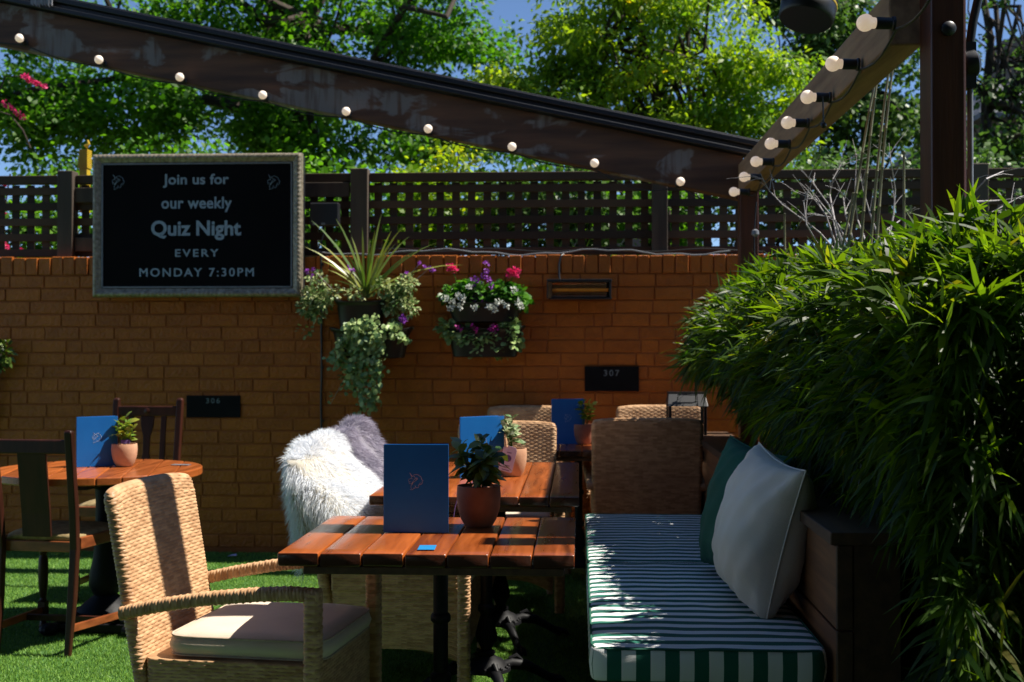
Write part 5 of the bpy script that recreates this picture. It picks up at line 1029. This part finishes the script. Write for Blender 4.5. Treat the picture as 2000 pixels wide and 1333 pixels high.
b0 = T(588, 330, 13); tree('maple_tree', 'big dark green tree spreading over the left half behind the quiz board', (b0[0], 13, 0), [(b0[0], 13, 0), (b0[0]+.05, 13, 2.6), T(570, 200, 13), T(600, 40, 13.1), T(690, -140, 13.3)],
     [(T(330, 170, 13), (2.5, 1.6, .95), 1.5), (T(620, 60, 13), (1.9, 1.5, 1.3), 1.1), (T(150, 220, 12.6), (.9, .9, .45), .45), (T(860, 130, 13), (.8, .9, .5), .3), (T(930, -10, 13), (.9, 1, .5), .22), (T(300, -90, 13), (3.5, 2, 1.0), .8), (T(700, 280, 12.8), (1.3, 1, .5), .5), (T(960, 290, 12.9), (1.0, .8, .3), .22)], 60000, .064, M['leaf_maple'], 201, r0=.15, nclump=40, rc=.36, limbs=16)
b0 = T(1330, 330, 10.6); tree('locust_tree', 'sunlit yellow green tree with feathery leaves in the middle of the picture', (b0[0], 10.6, 0), [(b0[0], 10.6, 0), (b0[0]+.03, 10.6, 2.2), T(1300, 250, 10.6), T(1260, 120, 10.7), T(1240, -60, 10.7)],
     [(T(1280, 130, 10.6), (1.05, .9, .75), 1.5), (T(1240, -30, 10.7), (.75, .8, .5), .5), (T(1480, 190, 10.6), (.55, .6, .5), .5), (T(1060, 215, 10.4), (.55, .5, .22), .35), (T(960, 165, 10.4), (.22, .3, .08), .1), (T(1400, 270, 10.6), (.7, .6, .28), .3), (T(1120, 130, 10.5), (.35, .5, .3), .22)], 32000, .062, M['leaf_locust'], 202, r0=.06, nclump=60, rc=.25, limbs=16, lw=.5, flat=.45)
b0 = T(1930, 330, 14); tree('thin_tree', 'dark slender tree with bare forked trunk right of the tall post', (b0[0], 14, 0), [(b0[0]-.2, 14, 0), (b0[0]-.05, 14, 2.2), T(1925, 200, 14), T(1935, 80, 14), T(1915, -40, 14)],
     [(T(1930, 60, 14), (.9, .6, .9), .5), (T(2040, 180, 14), (.7, .6, .9), .5), (T(1900, 250, 14), (.4, .5, .5), .25), (T(1990, 290, 13.6), (.6, .5, .35), .4)], 3600, .07, M['leaf_grey'], 203, r0=.07, nclump=30, rc=.3, limbs=14)
b0 = T(1690, 330, 12.5); tree('grey_leaved_tree', 'mid green tree filling the gap behind the sloping side beam', (b0[0], 12.5, 0), [(b0[0], 12.5, 0), (b0[0], 12.5, 2.4), T(1690, 150, 12.5), T(1660, 0, 12.5)],
     [(T(1690, 250, 12.5), (.75, .7, .4), .8), (T(1640, 90, 12.6), (.55, .7, .7), .7), (T(1740, 120, 12.6), (.5, .6, .7), .35), (T(1560, 30, 12.6), (.45, .6, .5), .5)], 13000, .062, M['leaf_grey'], 204, r0=.07, nclump=36, rc=.26, limbs=12)
for i, (x, y, Y, rx, rz, nl, mt, lb) in enumerate(((60, 440, 9.4, .8, .45, 3500, 'leaf_maple', 'dark shrub behind the lattice at the far left'), (660, 400, 9.3, .6, .4, 3500, 'leaf_maple', 'leafy shrub behind the trellis just right of the quiz board'), (860, 400, 9.6, .75, .42, 7000, 'leaf_locust', 'bright shrub seen through the trellis above the flower troughs'),
        (1080, 410, 9.3, .6, .40, 4200, 'leaf_grey', 'light shrub seen through the trellis above the wall heater'), (1260, 400, 9.6, .7, .42, 4500, 'leaf_maple', 'dark shrub seen through the trellis left of the corner post'), (1560, 400, 9.2, .7, .4, 5200, 'leaf_grey', 'shrub behind the trellis and the bleached twigs'), (1860, 400, 9.4, .8, .42, 3000, 'leaf_grey', 'shrub behind the trellis right of the tall post'), (400, 400, 9.6, .9, .5, 3500, 'leaf_maple', 'dark shrub hidden mostly by the quiz board'))):
    c = T(x, y, Y); tree('garden_shrub', lb, (c[0], Y, 0), [(c[0], Y, 0), (c[0]+.05, Y, 1.2), (c[0], Y, c[2])], [(c, (rx, .5, rz), 1), ((c[0], Y, c[2]-.7), (rx, .5, .4), .4)], int(nl*1.15), .052, M[mt], 300+i, 'shrub', 'shrubs growing behind the trellis', r0=.03, nclump=30, rc=.28, limbs=6)
# far house
hs = thing('far_house', (8.6, 24, 0), 'distant house with a dark slate roof half hidden by trees at the right edge', 'house')
a = PY(1935, 215, 24); c = PY(2010, 130, 24)
n = MB(); n.bb(a.x, a.x+6, 24, 30, 0, a.z); part('wall', n, M['stone'], hs, smooth=False)
n = MB(); n.add([(a.x-.3, 23.7, a.z-.1), (a.x+6.3, 23.7, a.z-.1), (a.x+6.3, 27, a.z+1.3), (a.x+1.0, 27, a.z+1.3), (a.x-.3, 30.3, a.z-.1), (a.x+6.3, 30.3, a.z-.1), (a.x-.3, 23.7, a.z-.2), (a.x+6.3, 23.7, a.z-.2), (a.x+6.3, 30.3, a.z-.2), (a.x-.3, 30.3, a.z-.2)], [(0, 1, 2, 3), (3, 2, 5, 4), (0, 3, 4), (1, 5, 2), (6, 7, 1, 0), (8, 9, 4, 5), (9, 6, 0, 4), (7, 8, 5, 1), (9, 8, 7, 6)]); rf = part('roof', n, M['slate'], hs, smooth=False)
n = MB(); n.bb(a.x+1.0, a.x+1.7, 26.2, 27, a.z+.9, a.z+1.9); part('chimney', n, M['stone'], rf, smooth=False)
h2_ = thing('far_house', (1.2, 28, 0), 'distant pale house glimpsed through the trellis lattice', 'house')
a = PY(1080, 440, 28); n = MB(); n.bb(a.x, a.x+3.4, 28, 33, 0, a.z+.2); part('wall', n, M['stone'], h2_, smooth=False)
n = MB(); n.add([(a.x-.2, 27.8, a.z+.2), (a.x+3.6, 27.8, a.z+.2), (a.x+3.6, 30.5, a.z+1.0), (a.x-.2, 30.5, a.z+1.0), (a.x+3.6, 33.2, a.z+.2), (a.x-.2, 33.2, a.z+.2)], [(0, 1, 2, 3), (3, 2, 4, 5), (0, 3, 5), (1, 4, 2), (0, 5, 4, 1)]); part('roof', n, M['slate'], h2_, smooth=False)
